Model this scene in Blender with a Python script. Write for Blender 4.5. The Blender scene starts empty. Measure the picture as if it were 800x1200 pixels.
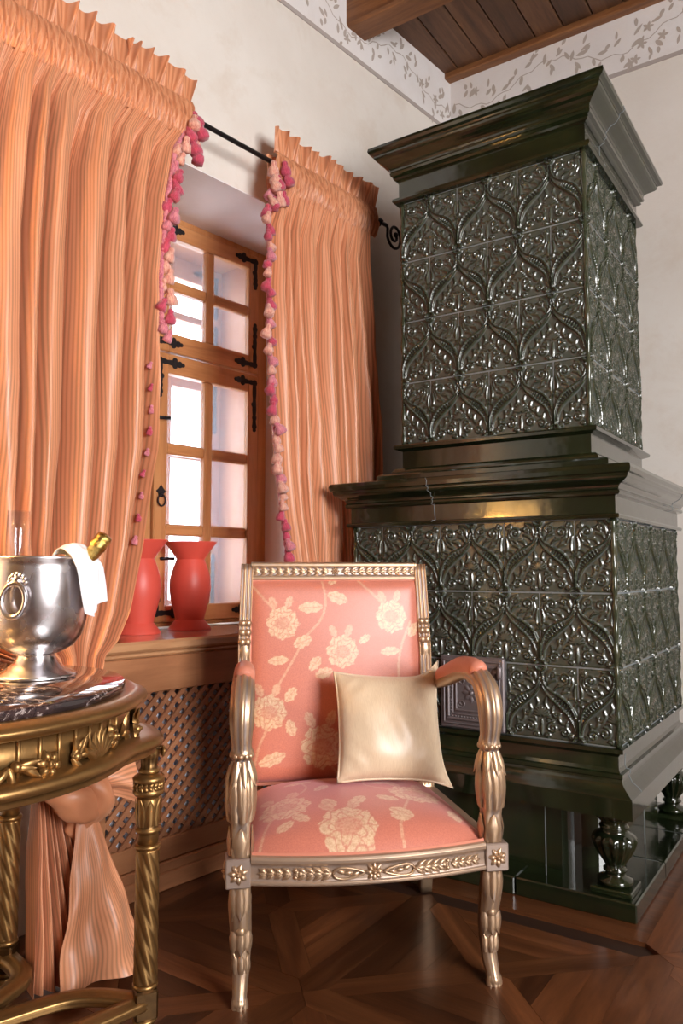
import bpy, math, random
import numpy as np
from mathutils import Vector, Matrix

random.seed(7)
rng = np.random.default_rng(7)
PI = math.pi
SC = bpy.context.scene
COL = SC.collection

# ------------------------------------------------------------------ camera
cam_d = bpy.data.cameras.new('camera')
cam = bpy.data.objects.new('camera', cam_d)
COL.objects.link(cam)
cam_d.sensor_fit = 'HORIZONTAL'
cam_d.sensor_width = 36.0
cam_d.lens = 900 / 800 * 36.0
cam_d.clip_start = 0.02
cam.location = (0, 0, 1.0)
cam.rotation_euler = (math.radians(94.35), 0, math.radians(34))
SC.camera = cam

# ------------------------------------------------------------------ world, lights, exposure
W = bpy.data.worlds.new('sky')
SC.world = W
W.use_nodes = True
bg = W.node_tree.nodes['Background']
bg.inputs[0].default_value = (0.86, 0.92, 1.0, 1)
bg.inputs[1].default_value = 6.5

def area(name, loc, aim, sx, sy, power, col):
    d = bpy.data.lights.new(name, 'AREA')
    d.shape = 'RECTANGLE'
    d.size, d.size_y = sx, sy
    d.energy = power
    d.color = col
    o = bpy.data.objects.new(name, d)
    COL.objects.link(o)
    o.location = loc
    o.rotation_euler = (Vector(aim) - Vector(loc)).to_track_quat('-Z', 'Z').to_euler()
    return o

# daylight coming in through the large side window of the room
area('daylight_right_window', (2.36, 0.35, 1.75), (0, 0.35, 1.70), 1.5, 1.6, 125, (1.0, 0.96, 0.92))

SC.view_settings.view_transform = 'Standard'
SC.view_settings.look = 'None'
SC.view_settings.gamma = 1.0
SC.view_settings.use_curve_mapping = False
SC.view_settings.exposure = 0.42

# ------------------------------------------------------------------ materials
def sock(n, name):
    return n.inputs[name]

class Mat:
    """small wrapper: a Principled material plus a few node shortcuts"""
    def __init__(self, name, rough=0.5, metal=0.0, col=(0.8, 0.8, 0.8)):
        self.m = bpy.data.materials.new(name)
        self.m.use_nodes = True
        self.t = self.m.node_tree
        self.b = self.t.nodes['Principled BSDF']
        self.out = self.t.nodes['Material Output']
        self.b.inputs['Roughness'].default_value = rough
        self.b.inputs['Metallic'].default_value = metal
        self.b.inputs['Base Color'].default_value = (*col, 1)
    def n(self, typ, **kw):
        x = self.t.nodes.new(typ)
        for k, v in kw.items():
            if k in x.inputs.keys():
                x.inputs[k].default_value = v
            else:
                setattr(x, k, v)
        return x
    def l(self, a, b):
        self.t.links.new(a, b)
    def coord(self, kind='Object', scale=(1, 1, 1), rot=(0, 0, 0)):
        tc = self.n('ShaderNodeTexCoord')
        mp = self.n('ShaderNodeMapping')
        mp.inputs['Scale'].default_value = scale
        mp.inputs['Rotation'].default_value = rot
        self.l(tc.outputs[kind], mp.inputs['Vector'])
        return mp.outputs[0]
    def noise(self, vec, scale, detail=4, rough=0.55, dist=0.0):
        x = self.n('ShaderNodeTexNoise')
        x.inputs['Scale'].default_value = scale
        x.inputs['Detail'].default_value = detail
        x.inputs['Roughness'].default_value = rough
        x.inputs['Distortion'].default_value = dist
        if vec is not None:
            self.l(vec, x.inputs['Vector'])
        return x.outputs[0]
    def ramp(self, fac, stops, interp='LINEAR'):
        x = self.n('ShaderNodeValToRGB')
        x.color_ramp.interpolation = interp
        e = x.color_ramp.elements
        while len(e) < len(stops):
            e.new(0.5)
        for i, (p, c) in enumerate(stops):
            e[i].position = p
            e[i].color = (*c, 1) if len(c) == 3 else c
        self.l(fac, x.inputs[0])
        return x.outputs[0]
    def mix(self, fac, a, b, mode='MIX'):
        x = self.n('ShaderNodeMix', data_type='RGBA', blend_type=mode)
        for s, v in ((0, fac), (6, a), (7, b)):
            if isinstance(v, (int, float)):
                x.inputs[s].default_value = v
            elif isinstance(v, tuple):
                x.inputs[s].default_value = (*v, 1)
            else:
                self.l(v, x.inputs[s])
        return x.outputs[2]
    def math(self, op, a, b=None):
        x = self.n('ShaderNodeMath', operation=op)
        for i, v in enumerate((a, b)):
            if v is None:
                continue
            if isinstance(v, (int, float)):
                x.inputs[i].default_value = v
            else:
                self.l(v, x.inputs[i])
        return x.outputs[0]
    def color(self, c):
        self.l(c, self.b.inputs['Base Color'])
    def rough(self, r):
        self.l(r, self.b.inputs['Roughness'])
    def bump(self, h, strength=0.3, dist=0.01):
        x = self.n('ShaderNodeBump')
        x.inputs['Strength'].default_value = strength
        x.inputs['Distance'].default_value = dist
        self.l(h, x.inputs['Height'])
        self.l(x.outputs[0], self.b.inputs['Normal'])
    def set(self, name, v):
        self.b.inputs[name].default_value = v

def m_plaster(name, a, b, c):
    m = Mat(name, 0.85)
    v = m.coord('Object')
    n1 = m.noise(v, 1.6, 5, 0.6)
    n2 = m.noise(v, 5.5, 5, 0.65, 0.4)
    c1 = m.ramp(n1, [(0.32, a), (0.68, b)])
    m.color(m.mix(m.ramp(n2, [(0.52, (0, 0, 0)), (0.8, (0.55, 0.55, 0.55))]), c1, c))
    m.bump(m.noise(v, 26, 6, 0.7), 0.18, 0.01)
    return m.m

def m_wood(name, dark, mid, light, rough=0.45, scale=1.0, axis=0, coat=0.0, objvar=0.0, knots=False):
    """grain runs along the object's local axis"""
    m = Mat(name, rough)
    sc = [9.0 * scale] * 3
    sc[axis] = 0.9 * scale
    v = m.coord('Object', tuple(sc))
    oi = m.n('ShaderNodeObjectInfo')
    add = m.n('ShaderNodeVectorMath', operation='ADD')
    m.l(v, add.inputs[0])
    comb = m.n('ShaderNodeCombineXYZ')
    r7 = m.math('MULTIPLY', oi.outputs['Random'], 37.0)
    for i in range(3):
        m.l(r7, comb.inputs[i])
    m.l(comb.outputs[0], add.inputs[1])
    vv = add.outputs[0]
    n1 = m.noise(vv, 1.1, 6, 0.6, 1.2)
    n2 = m.noise(vv, 7.0, 4, 0.7, 0.3)
    g = m.math('ADD', m.math('MULTIPLY', n1, 0.72), m.math('MULTIPLY', n2, 0.28))
    col = m.ramp(g, [(0.30, dark), (0.5, mid), (0.70, light)])
    if objvar:
        hs = m.n('ShaderNodeHueSaturation')
        val = m.math('ADD', m.math('MULTIPLY', oi.outputs['Random'], objvar), 1.0 - objvar * 0.5)
        m.l(val, hs.inputs['Value'])
        m.l(col, hs.inputs['Color'])
        col = hs.outputs[0]
    m.color(col)
    m.bump(n2, 0.12, 0.004)
    if coat:
        m.set('Coat Weight', coat)
        m.set('Coat Roughness', 0.15)
    return m.m

M = {}
M['wall'] = m_plaster('cream_plaster', (0.71, 0.64, 0.57), (0.80, 0.75, 0.69), (0.63, 0.52, 0.42))
M['frieze'] = m_plaster('white_plaster', (0.76, 0.71, 0.69), (0.83, 0.80, 0.79), (0.70, 0.64, 0.60))
M['reveal'] = m_plaster('reveal_plaster', (0.80, 0.77, 0.76), (0.86, 0.83, 0.82), (0.76, 0.72, 0.68))
M['stencil'] = Mat('grey_brown_paint', 0.9, 0, (0.47, 0.40, 0.35)).m
M['stripe'] = Mat('grey_line_paint', 0.9, 0, (0.42, 0.36, 0.33)).m
M['pine'] = m_wood('honey_pine', (0.33, 0.13, 0.045), (0.50, 0.22, 0.08), (0.60, 0.30, 0.12), 0.4, 1.4, 2)
M['pine_h'] = m_wood('honey_pine_across', (0.33, 0.13, 0.045), (0.50, 0.22, 0.08), (0.60, 0.30, 0.12), 0.4, 1.4, 0)
M['sillwood'] = m_wood('sill_pine', (0.36, 0.17, 0.08), (0.52, 0.27, 0.13), (0.62, 0.35, 0.18), 0.25, 1.0, 0, 1.0)
M['panelwood'] = m_wood('panel_pine', (0.27, 0.105, 0.045), (0.40, 0.17, 0.075), (0.48, 0.22, 0.10), 0.42, 1.2, 0)
M['slat'] = m_wood('slat_pine', (0.24, 0.09, 0.04), (0.34, 0.14, 0.065), (0.42, 0.19, 0.09), 0.45, 2.0, 0, 0, 0.3)
M['ceilwood'] = m_wood('dark_ceiling_board', (0.045, 0.018, 0.008), (0.10, 0.042, 0.018), (0.155, 0.072, 0.032), 0.5, 1.5, 1, 0, 0.5)
M['beam'] = m_wood('dark_beam', (0.08, 0.028, 0.011), (0.20, 0.078, 0.027), (0.31, 0.14, 0.055), 0.5, 1.2, 0)
M['low_bounce_wood'] = m_wood('low_bounce_wall_wood', (0.05, 0.02, 0.009), (0.11, 0.045, 0.02), (0.17, 0.08, 0.035), 0.45, 1.0, 2)  # invented dark finish for the unseen rear wall, added to weaken bounced fill
M['floorbase'] = Mat('floor_base', 0.5, 0, (0.03, 0.013, 0.007)).m
M['parquet'] = m_wood('oiled_parquet', (0.042, 0.013, 0.005), (0.098, 0.032, 0.011), (0.17, 0.062, 0.022), 0.30, 1.5, 0, 0.25, 1.0)
M['iron'] = Mat('black_iron', 0.5, 0.4, (0.016, 0.014, 0.016)).m
M['ironrod'] = Mat('wrought_iron', 0.4, 0.6, (0.02, 0.017, 0.018)).m

def m_glass(name, haze):
    m = Mat(name, 0.02)
    tr = m.n('ShaderNodeBsdfTransparent')
    tr.inputs[0].default_value = (0.95, 0.97, 1.0, 1)
    gl = m.n('ShaderNodeBsdfGlossy')
    gl.inputs['Roughness'].default_value = 0.02
    lw = m.n('ShaderNodeLayerWeight')
    fr = m.n('ShaderNodeMath', operation='MULTIPLY_ADD')
    m.l(m.math('POWER', lw.outputs['Facing'], 5.0), fr.inputs[0])
    fr.inputs[1].default_value = 0.9
    fr.inputs[2].default_value = 0.04
    mx = m.n('ShaderNodeMixShader')
    m.l(fr.outputs[0], mx.inputs[0])
    m.l(tr.outputs[0], mx.inputs[1])
    m.l(gl.outputs[0], mx.inputs[2])
    tl = m.n('ShaderNodeBsdfTranslucent')  # translucent white mixed in to stand for bright glare on the panes
    tl.inputs[0].default_value = (0.9, 0.93, 1.0, 1)
    mx2 = m.n('ShaderNodeMixShader')
    mx2.inputs[0].default_value = haze
    m.l(mx.outputs[0], mx2.inputs[1])
    m.l(tl.outputs[0], mx2.inputs[2])
    m.l(mx2.outputs[0], m.out.inputs[0])
    return m.m
M['glass'] = m_glass('window_glass', .07)
M['flute'] = m_glass('drinking_glass', .02)

def m_glaze(name, relief):
    m = Mat(name, 0.12)
    v = m.coord('Object', (1, 1, 1))
    n = m.noise(v, 9, 5, 0.6)
    if relief:
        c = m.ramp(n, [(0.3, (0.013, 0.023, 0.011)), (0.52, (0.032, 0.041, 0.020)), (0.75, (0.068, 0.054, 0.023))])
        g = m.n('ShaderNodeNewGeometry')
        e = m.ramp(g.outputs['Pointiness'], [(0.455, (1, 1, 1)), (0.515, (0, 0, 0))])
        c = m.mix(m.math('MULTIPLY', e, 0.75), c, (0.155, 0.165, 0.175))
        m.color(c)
        n3 = m.noise(v, 55, 3, 0.6)
        m.bump(n3, 0.12, 0.004)
        m.set('Roughness', 0.22)
    else:
        c = m.ramp(n, [(0.3, (0.005, 0.008, 0.004)), (0.6, (0.013, 0.020, 0.007)), (0.8, (0.035, 0.028, 0.010))])
        m.color(c)
        n3 = m.noise(v, 14, 2, 0.5)
        m.bump(n3, 0.10, 0.01)
        m.set('Roughness', 0.13)
    m.set('IOR', 1.6)
    m.set('Coat Weight', 0.35 if relief else 0.6)
    m.set('Coat Roughness', 0.12 if relief else 0.06)
    return m.m
M['relief'] = m_glaze('dark_green_relief_glaze', True)
M['glaze'] = m_glaze('dark_green_glaze', False)
M['grout'] = Mat('grey_blue_grout', 0.8, 0, (0.19, 0.21, 0.22)).m
M['castiron'] = Mat('grey_cast_iron', 0.42, 0.55, (0.22, 0.19, 0.195)).m

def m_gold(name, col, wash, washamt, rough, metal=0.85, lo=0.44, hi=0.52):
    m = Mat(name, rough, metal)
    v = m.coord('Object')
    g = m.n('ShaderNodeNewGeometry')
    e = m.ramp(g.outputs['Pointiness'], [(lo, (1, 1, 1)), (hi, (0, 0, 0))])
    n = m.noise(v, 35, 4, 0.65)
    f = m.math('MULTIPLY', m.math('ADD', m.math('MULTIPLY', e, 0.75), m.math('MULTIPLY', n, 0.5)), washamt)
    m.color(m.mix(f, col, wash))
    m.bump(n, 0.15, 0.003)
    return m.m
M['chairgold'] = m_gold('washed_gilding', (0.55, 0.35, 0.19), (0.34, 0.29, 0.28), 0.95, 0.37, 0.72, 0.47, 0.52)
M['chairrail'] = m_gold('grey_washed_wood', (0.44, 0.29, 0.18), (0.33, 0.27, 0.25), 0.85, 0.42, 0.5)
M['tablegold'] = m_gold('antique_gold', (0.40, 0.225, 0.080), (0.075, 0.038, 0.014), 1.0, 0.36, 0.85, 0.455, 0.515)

def m_marble():
    m = Mat('dark_veined_marble', 0.06)
    v = m.coord('Object')
    n = m.noise(v, 7, 8, 0.62, 1.6)
    c = m.ramp(n, [(0.42, (0.018, 0.012, 0.012)), (0.485, (0.05, 0.03, 0.028)), (0.50, (0.45, 0.38, 0.36)), (0.515, (0.05, 0.03, 0.03)), (0.6, (0.02, 0.014, 0.016))])
    m.color(c)
    m.set('Coat Weight', 0.5)
    m.set('Coat Roughness', 0.03)
    return m.m
M['marble'] = m_marble()

def m_silk(name, a, b, c, period):
    m = Mat(name, 0.42)
    tc = m.n('ShaderNodeTexCoord')
    sp = m.n('ShaderNodeSeparateXYZ')
    m.l(tc.outputs['UV'], sp.inputs[0])
    s = m.math('SINE', m.math('MULTIPLY', sp.outputs[0], 2 * PI / period))
    s2 = m.math('SINE', m.math('MULTIPLY', sp.outputs[0], 2 * PI / (period * 5.0)))
    f = m.math('ADD', m.math('MULTIPLY', s, 0.38), m.math('ADD', m.math('MULTIPLY', s2, 0.12), 0.5))
    col = m.ramp(f, [(0.10, b), (0.42, a), (0.80, c)])
    mp = m.n('ShaderNodeMapping')
    mp.inputs['Scale'].default_value = (60, 9, 1)
    m.l(tc.outputs['UV'], mp.inputs[0])
    slub = m.noise(mp.outputs[0], 3, 4, 0.6)
    m.color(col)
    m.bump(slub, 0.10, 0.004)
    m.set('Sheen Weight', 0.25)
    m.set('Sheen Tint', (1.0, 0.72, 0.5, 1))
    m.set('Specular IOR Level', 0.6)
    tl = m.n('ShaderNodeBsdfTranslucent')
    m.l(col, tl.inputs[0])
    mx = m.n('ShaderNodeMixShader')
    mx.inputs[0].default_value = 0.12
    m.l(m.b.outputs[0], mx.inputs[1])
    m.l(tl.outputs[0], mx.inputs[2])
    m.l(mx.outputs[0], m.out.inputs[0])
    return m.m
M['silk'] = m_silk('striped_orange_silk', (0.72, 0.285, 0.135), (0.50, 0.220, 0.110), (0.78, 0.360, 0.195), 0.013)
M['silkhead'] = m_silk('gathered_orange_silk', (0.68, 0.270, 0.125), (0.54, 0.205, 0.095), (0.76, 0.35, 0.185), 0.02)

def m_fuzzy(name, a, b):
    m = Mat(name, 0.9)
    v = m.coord('Object', (1, 1, 0.25))
    m.color(m.ramp(m.noise(v, 260, 2, 0.6), [(0.35, a), (0.65, b)]))
    m.bump(m.noise(v, 420, 2), 0.8, 0.003)
    m.set('Sheen Weight', 0.4)
    return m.m
M['rasp'] = m_fuzzy('raspberry_thread', (0.42, 0.03, 0.07), (0.62, 0.08, 0.14))
M['peach'] = m_fuzzy('peach_pink_thread', (0.62, 0.20, 0.17), (0.85, 0.50, 0.36))
M['plum'] = m_fuzzy('pink_thread', (0.50, 0.10, 0.17), (0.76, 0.28, 0.30))

def m_damask():
    m = Mat('coral_damask', 0.42)
    at = m.n('ShaderNodeAttribute', attribute_name='pattern')
    v = m.coord('Object', (1, 1, 1))
    w = m.noise(v, 300, 2, 0.6)
    base = m.ramp(w, [(0.3, (0.57, 0.175, 0.115)), (0.7, (0.67, 0.225, 0.15))])
    flo = m.ramp(m.noise(v, 130, 3, 0.7), [(0.35, (0.64, 0.36, 0.21)), (0.6, (0.80, 0.57, 0.37))])
    m.color(m.mix(at.outputs['Fac'], base, flo))
    m.set('Sheen Weight', 0.35)
    m.set('Sheen Tint', (0.9, 0.6, 0.75, 1))
    m.set('Specular IOR Level', 0.7)
    m.bump(w, 0.1, 0.002)
    return m.m
M['damask'] = m_damask()
M['padsilk'] = Mat('coral_pad_silk', 0.45, 0, (0.64, 0.235, 0.155)).m

def m_cream():
    m = Mat('cream_satin', 0.36)
    v = m.coord('Object', (14, 1, 1))
    n = m.noise(v, 60, 3, 0.6)
    m.color(m.ramp(n, [(0.3, (0.64, 0.47, 0.31)), (0.7, (0.76, 0.60, 0.42))]))
    m.set('Sheen Weight', 0.3)
    m.bump(m.noise(m.coord('Object', (1, 1, 1)), 9, 2, 0.4, 0.4), 0.16, 0.012)
    return m.m
M['cream'] = m_cream()
M['coral'] = Mat('matt_coral_ceramic', 0.42, 0, (0.72, 0.095, 0.065)).m
def m_silver():
    m = Mat('brushed_silver', 0.26, 1.0)
    v = m.coord('Object', (1, 1, 1))
    n = m.noise(v, 9, 4, 0.6)
    m.color(m.ramp(n, [(0.3, (0.55, 0.52, 0.54)), (0.7, (0.76, 0.74, 0.76))]))
    m.rough(m.ramp(n, [(0.3, (0.2, 0.2, 0.2)), (0.7, (0.34, 0.34, 0.34))]))
    return m.m
M['silver'] = m_silver()
def m_linen():
    m = Mat('white_linen', 0.9, 0, (0.86, 0.86, 0.90))
    v = m.coord('Object')
    m.bump(m.noise(v, 300, 2), 0.3, 0.002)
    return m.m
M['linen'] = m_linen()
M['bottle'] = Mat('dark_green_bottle_glass', 0.08, 0, (0.01, 0.03, 0.012)).m
def m_foil():
    m = Mat('gold_foil', 0.25, 1.0)
    v = m.coord('Object')
    n = m.noise(v, 90, 4, 0.7)
    m.color(m.ramp(n, [(0.3, (0.45, 0.27, 0.05)), (0.65, (0.90, 0.66, 0.22))]))
    m.bump(n, 0.7, 0.004)
    return m.m
M['foil'] = m_foil()
M['radiator'] = Mat('pale_blue_radiator_paint', 0.4, 0, (0.78, 0.82, 0.95)).m
M['brass'] = Mat('lamp_brass', 0.3, 0.9, (0.5, 0.34, 0.12)).m

# ------------------------------------------------------------------ mesh helpers
class MB:
    def __init__(self):
        self.v, self.f, self.s, self.uv = [], [], [], []
    def add(self, vs, fs, smooth=True, uv=None):
        o = len(self.v)
        self.v.extend([tuple(map(float, p)) for p in vs])
        self.f.extend([tuple(i + o for i in f) for f in fs])
        self.s.extend([smooth] * len(fs))
        self.uv.extend(uv if uv is not None else [(0.0, 0.0)] * len(vs))
        return self
    def box(self, a, b, bev=0.0):
        x0, y0, z0 = a; x1, y1, z1 = b
        if bev <= 0:
            vs = [(x, y, z) for z in (z0, z1) for y in (y0, y1) for x in (x0, x1)]
            fs = [(0, 2, 3, 1), (4, 5, 7, 6), (0, 1, 5, 4), (2, 6, 7, 3), (0, 4, 6, 2), (1, 3, 7, 5)]
            return self.add(vs, fs, False)
        e = min(bev, (x1-x0)/2.01, (y1-y0)/2.01, (z1-z0)/2.01)
        vs, idx = [], {}
        xs, ys, zs = (x0, x1), (y0, y1), (z0, z1)
        for i in range(2):
            for j in range(2):
                for k in range(2):
                    sx, sy, sz = (e if i == 0 else -e), (e if j == 0 else -e), (e if k == 0 else -e)
                    idx[(i, j, k, 0)] = len(vs); vs.append((xs[i], ys[j]+sy, zs[k]+sz))
                    idx[(i, j, k, 1)] = len(vs); vs.append((xs[i]+sx, ys[j], zs[k]+sz))
                    idx[(i, j, k, 2)] = len(vs); vs.append((xs[i]+sx, ys[j]+sy, zs[k]))
        fs = []
        def q(*ks): fs.append(tuple(idx[k] for k in ks))
        for s, flip in ((0, True), (1, False)):
            for ax in range(3):
                o1, o2 = [(1, 2), (2, 0), (0, 1)][ax]
                ks = []
                for (a1, a2) in ((0, 0), (1, 0), (1, 1), (0, 1)):
                    k = [0, 0, 0]; k[ax] = s; k[o1] = a1; k[o2] = a2
                    ks.append((*k, ax))
                q(*(ks[::-1] if flip else ks))
        for ax in range(3):
            o1, o2 = [(1, 2), (2, 0), (0, 1)][ax]
            for a1 in (0, 1):
                for a2 in (0, 1):
                    k0 = [0]*3; k1 = [0]*3
                    k0[ax] = 0; k1[ax] = 1
                    for k in (k0, k1): k[o1] = a1; k[o2] = a2
                    ks = [(*k0, o1), (*k1, o1), (*k1, o2), (*k0, o2)]
                    if (a1 + a2) % 2 == 1: ks = ks[::-1]
                    q(*ks)
        for i in range(2):
            for j in range(2):
                for k in range(2):
                    ks = [(i, j, k, 0), (i, j, k, 1), (i, j, k, 2)]
                    if (i + j + k) % 2 == 0: ks = ks[::-1]
                    q(*ks)
        return self.add(vs, fs, False)
    def lathe(self, prof, seg=32, c=(0, 0, 0), mod=None, smooth=True, cap=True):
        """prof = [(r, z)...] bottom to top"""
        vs, fs = [], []
        n = len(prof)
        for (r, z) in prof:
            for j in range(seg):
                a = 2 * PI * j / seg
                rr = r * (mod(a, z) if mod else 1.0)
                vs.append((c[0] + rr * math.cos(a), c[1] + rr * math.sin(a), c[2] + z))
        for i in range(n - 1):
            for j in range(seg):
                k = (j + 1) % seg
                fs.append((i*seg + j, i*seg + k, (i+1)*seg + k, (i+1)*seg + j))
        if cap:
            fs.append(tuple(range(seg))[::-1])
            fs.append(tuple((n-1)*seg + j for j in range(seg)))
        return self.add(vs, fs, smooth)
    def tube(self, pts, rad, seg=12, up=None, sec=None, closed=False, smooth=True):
        """sweep a section along pts; rad = number, list or f(i); sec(a, i) scales the radius and may return (x, y)"""
        P = [Vector(p) for p in pts]
        n = len(P)
        T = []
        for i in range(n):
            a = P[i-1] if (i > 0 or closed) else P[i]
            b = P[(i+1) % n] if (i < n-1 or closed) else P[i]
            T.append((b - a).normalized())
        ref = Vector(up) if up is not None else (Vector((0, 0, 1)) if abs(T[0].z) < 0.9 else Vector((1, 0, 0)))
        N = (ref - T[0] * ref.dot(T[0])).normalized()
        vs, fs = [], []
        for i in range(n):
            N = (N - T[i] * N.dot(T[i])).normalized()
            Bn = T[i].cross(N)
            r = rad(i) if callable(rad) else (rad[i] if isinstance(rad, (list, tuple)) else rad)
            for j in range(seg):
                a = 2 * PI * j / seg
                k = sec(a, i) if sec else 1.0
                kx, ky = k if isinstance(k, tuple) else (k, k)
                vs.append(P[i] + N * (math.cos(a) * r * kx) + Bn * (math.sin(a) * r * ky))
        m = n if closed else n - 1
        for i in range(m):
            i2 = (i + 1) % n
            for j in range(seg):
                k = (j + 1) % seg
                fs.append((i*seg + j, i*seg + k, i2*seg + k, i2*seg + j))
        if not closed:
            fs.append(tuple(range(seg))[::-1])
            fs.append(tuple((n-1)*seg + j for j in range(seg)))
        return self.add(vs, fs, smooth)
    def prism(self, poly, z0, z1, axis='z', smooth=False):
        n = len(poly)
        def p3(p, h):
            return (p[0], p[1], h) if axis == 'z' else ((p[0], h, p[1]) if axis == 'y' else (h, p[0], p[1]))
        vs = [p3(p, z0) for p in poly] + [p3(p, z1) for p in poly]
        fs = [tuple(range(n))[::-1], tuple(range(n, 2*n))]
        fs += [(i, (i+1) % n, n + (i+1) % n, n + i) for i in range(n)]
        if axis == 'y':
            fs = [f[::-1] for f in fs]
        return self.add(vs, fs, smooth)
    def grid(self, nu, nv, fn, smooth=True, uvfn=None):
        vs, uv = [], []
        for j in range(nv + 1):
            for i in range(nu + 1):
                vs.append(fn(i / nu, j / nv))
                uv.append(uvfn(i / nu, j / nv) if uvfn else (i / nu, j / nv))
        fs = [(j*(nu+1)+i, j*(nu+1)+i+1, (j+1)*(nu+1)+i+1, (j+1)*(nu+1)+i) for j in range(nv) for i in range(nu)]
        return self.add(vs, fs, smooth, uv)
    def mesh(self, name, mat):
        me = bpy.data.meshes.new(name)
        me.from_pydata(self.v, [], self.f)
        me.polygons.foreach_set('use_smooth', self.s)
        if any(u != (0.0, 0.0) for u in self.uv[:50]) or any(u != (0.0, 0.0) for u in self.uv[-50:]):
            ul = me.uv_layers.new(name='UVMap')
            li = np.zeros(len(me.loops), dtype=np.int32)
            me.loops.foreach_get('vertex_index', li)
            ul.data.foreach_set('uv', np.array(self.uv, dtype=np.float32)[li].ravel())
        me.materials.append(mat)
        me.update()
        return me
    def build(self, name, mat, parent=None, loc=None, rotz=None):
        return link(name, self.mesh(name, mat), parent, loc, rotz)

def link(name, me, parent=None, loc=None, rotz=None):
    o = bpy.data.objects.new(name, me)
    COL.objects.link(o)
    if parent is not None:
        o.parent = parent
    if loc is not None:
        o.location = loc
    if rotz is not None:
        o.rotation_euler = (0, 0, rotz)
    return o

def tag(o, label=None, cat=None, group=None, kind=None):
    if label: o['label'] = label
    if cat: o['category'] = cat
    if group: o['group'] = group
    if kind: o['kind'] = kind
    return o

def empty(name, loc=(0, 0, 0), rotz=0.0, parent=None):
    o = bpy.data.objects.new(name, None)
    COL.objects.link(o)
    o.location = loc
    o.rotation_euler = (0, 0, rotz)
    o.empty_display_size = 0.1
    if parent: o.parent = parent
    return o

def lerp_tab(tab, z):
    zs = [p[0] for p in tab]
    out = [np.interp(z, zs, [p[k] for p in tab]) for k in range(1, len(tab[0]))]
    return out if len(out) > 1 else out[0]

def smooth_path(pts, n):
    """Catmull-Rom through pts"""
    P = [np.array(p, float) for p in pts]
    P = [2*P[0]-P[1]] + P + [2*P[-1]-P[-2]]
    out = []
    seg = len(P) - 3
    for k in range(n + 1):
        u = k / n * seg
        i = min(int(u), seg - 1); t = u - i
        a, b, c, d = P[i:i+4]
        out.append(0.5*((2*b)+(-a+c)*t+(2*a-5*b+4*c-d)*t*t+(-a+3*b-3*c+d)*t**3))
    return out

# relief ornaments; e1 = across, e2 = along, nn = outwards
def orn_leaf(mb, base, e2, nn, ln, wd, h, curl=0.25, serr=3):
    e2 = np.array(Vector(e2).normalized()); nn = np.array(Vector(nn).normalized())
    e1 = np.cross(e2, nn); base = np.array(base, float)
    nu, nv = 6, 7
    def fn(u, v):
        x = u * 2 - 1
        w = wd * 0.5 * (math.sin(PI * min(1, v * 0.86 + 0.14)) ** 0.7) * (1 + 0.16 * math.cos(v * serr * 2 * PI))
        hh = h * ((1 - abs(x) ** 1.6) * (0.35 + 0.65 * math.sin(PI * min(1, v + 0.1))) - 0.25 * math.exp(-(x/0.18)**2)) + curl * h * v * v
        return base + e1 * (x * w) + e2 * (ln * v) + nn * hh
    mb.grid(nu, nv, fn)

def orn_dome(mb, c, nn, r, h, seg=10):
    nn = Vector(nn).normalized()
    a = nn.orthogonal().normalized(); b = nn.cross(a)
    c = Vector(c)
    vs, fs = [], []
    rings = 4
    for i in range(rings):
        t = i / rings * PI / 2
        for j in range(seg):
            an = 2 * PI * j / seg
            vs.append(c + (a * math.cos(an) + b * math.sin(an)) * (r * math.cos(t)) + nn * (h * math.sin(t)))
    vs.append(c + nn * h)
    for i in range(rings - 1):
        for j in range(seg):
            k = (j + 1) % seg
            fs.append((i*seg+j, i*seg+k, (i+1)*seg+k, (i+1)*seg+j))
    for j in range(seg):
        fs.append(((rings-1)*seg+j, (rings-1)*seg+(j+1) % seg, rings*seg))
    mb.add(vs, fs)

def orn_rosette(mb, c, nn, r, h, n=8):
    nn = Vector(nn).normalized()
    a = nn.orthogonal().normalized(); b = nn.cross(a)
    c = Vector(c)
    for k in range(n):
        an = 2 * PI * k / n
        d = a * math.cos(an) + b * math.sin(an)
        orn_leaf(mb, c + d * r * 0.18, d, nn, r * 0.82, r * 2.4 / n * 2.0 * 0.75, h, 0.1, 0)
    orn_dome(mb, c, nn, r * 0.28, h * 1.5)

def orn_spiral(mb, c, ex, ey, nn, r, rad, turns=1.4, flip=1, seg=6):
    c, ex, ey, nn = map(lambda q: np.array(q, float), (c, ex, ey, nn))
    pts = []
    for k in range(22):
        t = k / 21
        a = turns * 2 * PI * t
        rr = r * (1 - 0.82 * t)
        pts.append(c + ex * (rr * math.cos(a)) + ey * (flip * rr * math.sin(a)) + nn * rad * 0.5)
    mb.tube(pts, lambda i: rad * (1 - 0.3 * i / 21), seg, up=nn)

# ------------------------------------------------------------------ the frame of the window wall
AL = math.radians(7)
LROT = math.radians(83)
def LP(t, s, z):
    """along the window wall, distance out from the camera side, height"""
    return Vector((t * math.sin(AL) - s * math.cos(AL), t * math.cos(AL) + s * math.sin(AL), z))
ZC = 3.577     # ceiling
YB = 3.516     # back wall
SW = 2.10      # window wall surface

# ------------------------------------------------------------------ setting: walls, floor, ceiling
def quadwall(boxes, name, mat, loc=(0, 0, 0), rotz=0.0):
    mb = MB()
    for a, b in boxes:
        mb.box(a, b)
    return tag(mb.build(name, mat, None, loc, rotz), kind='structure')

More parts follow.
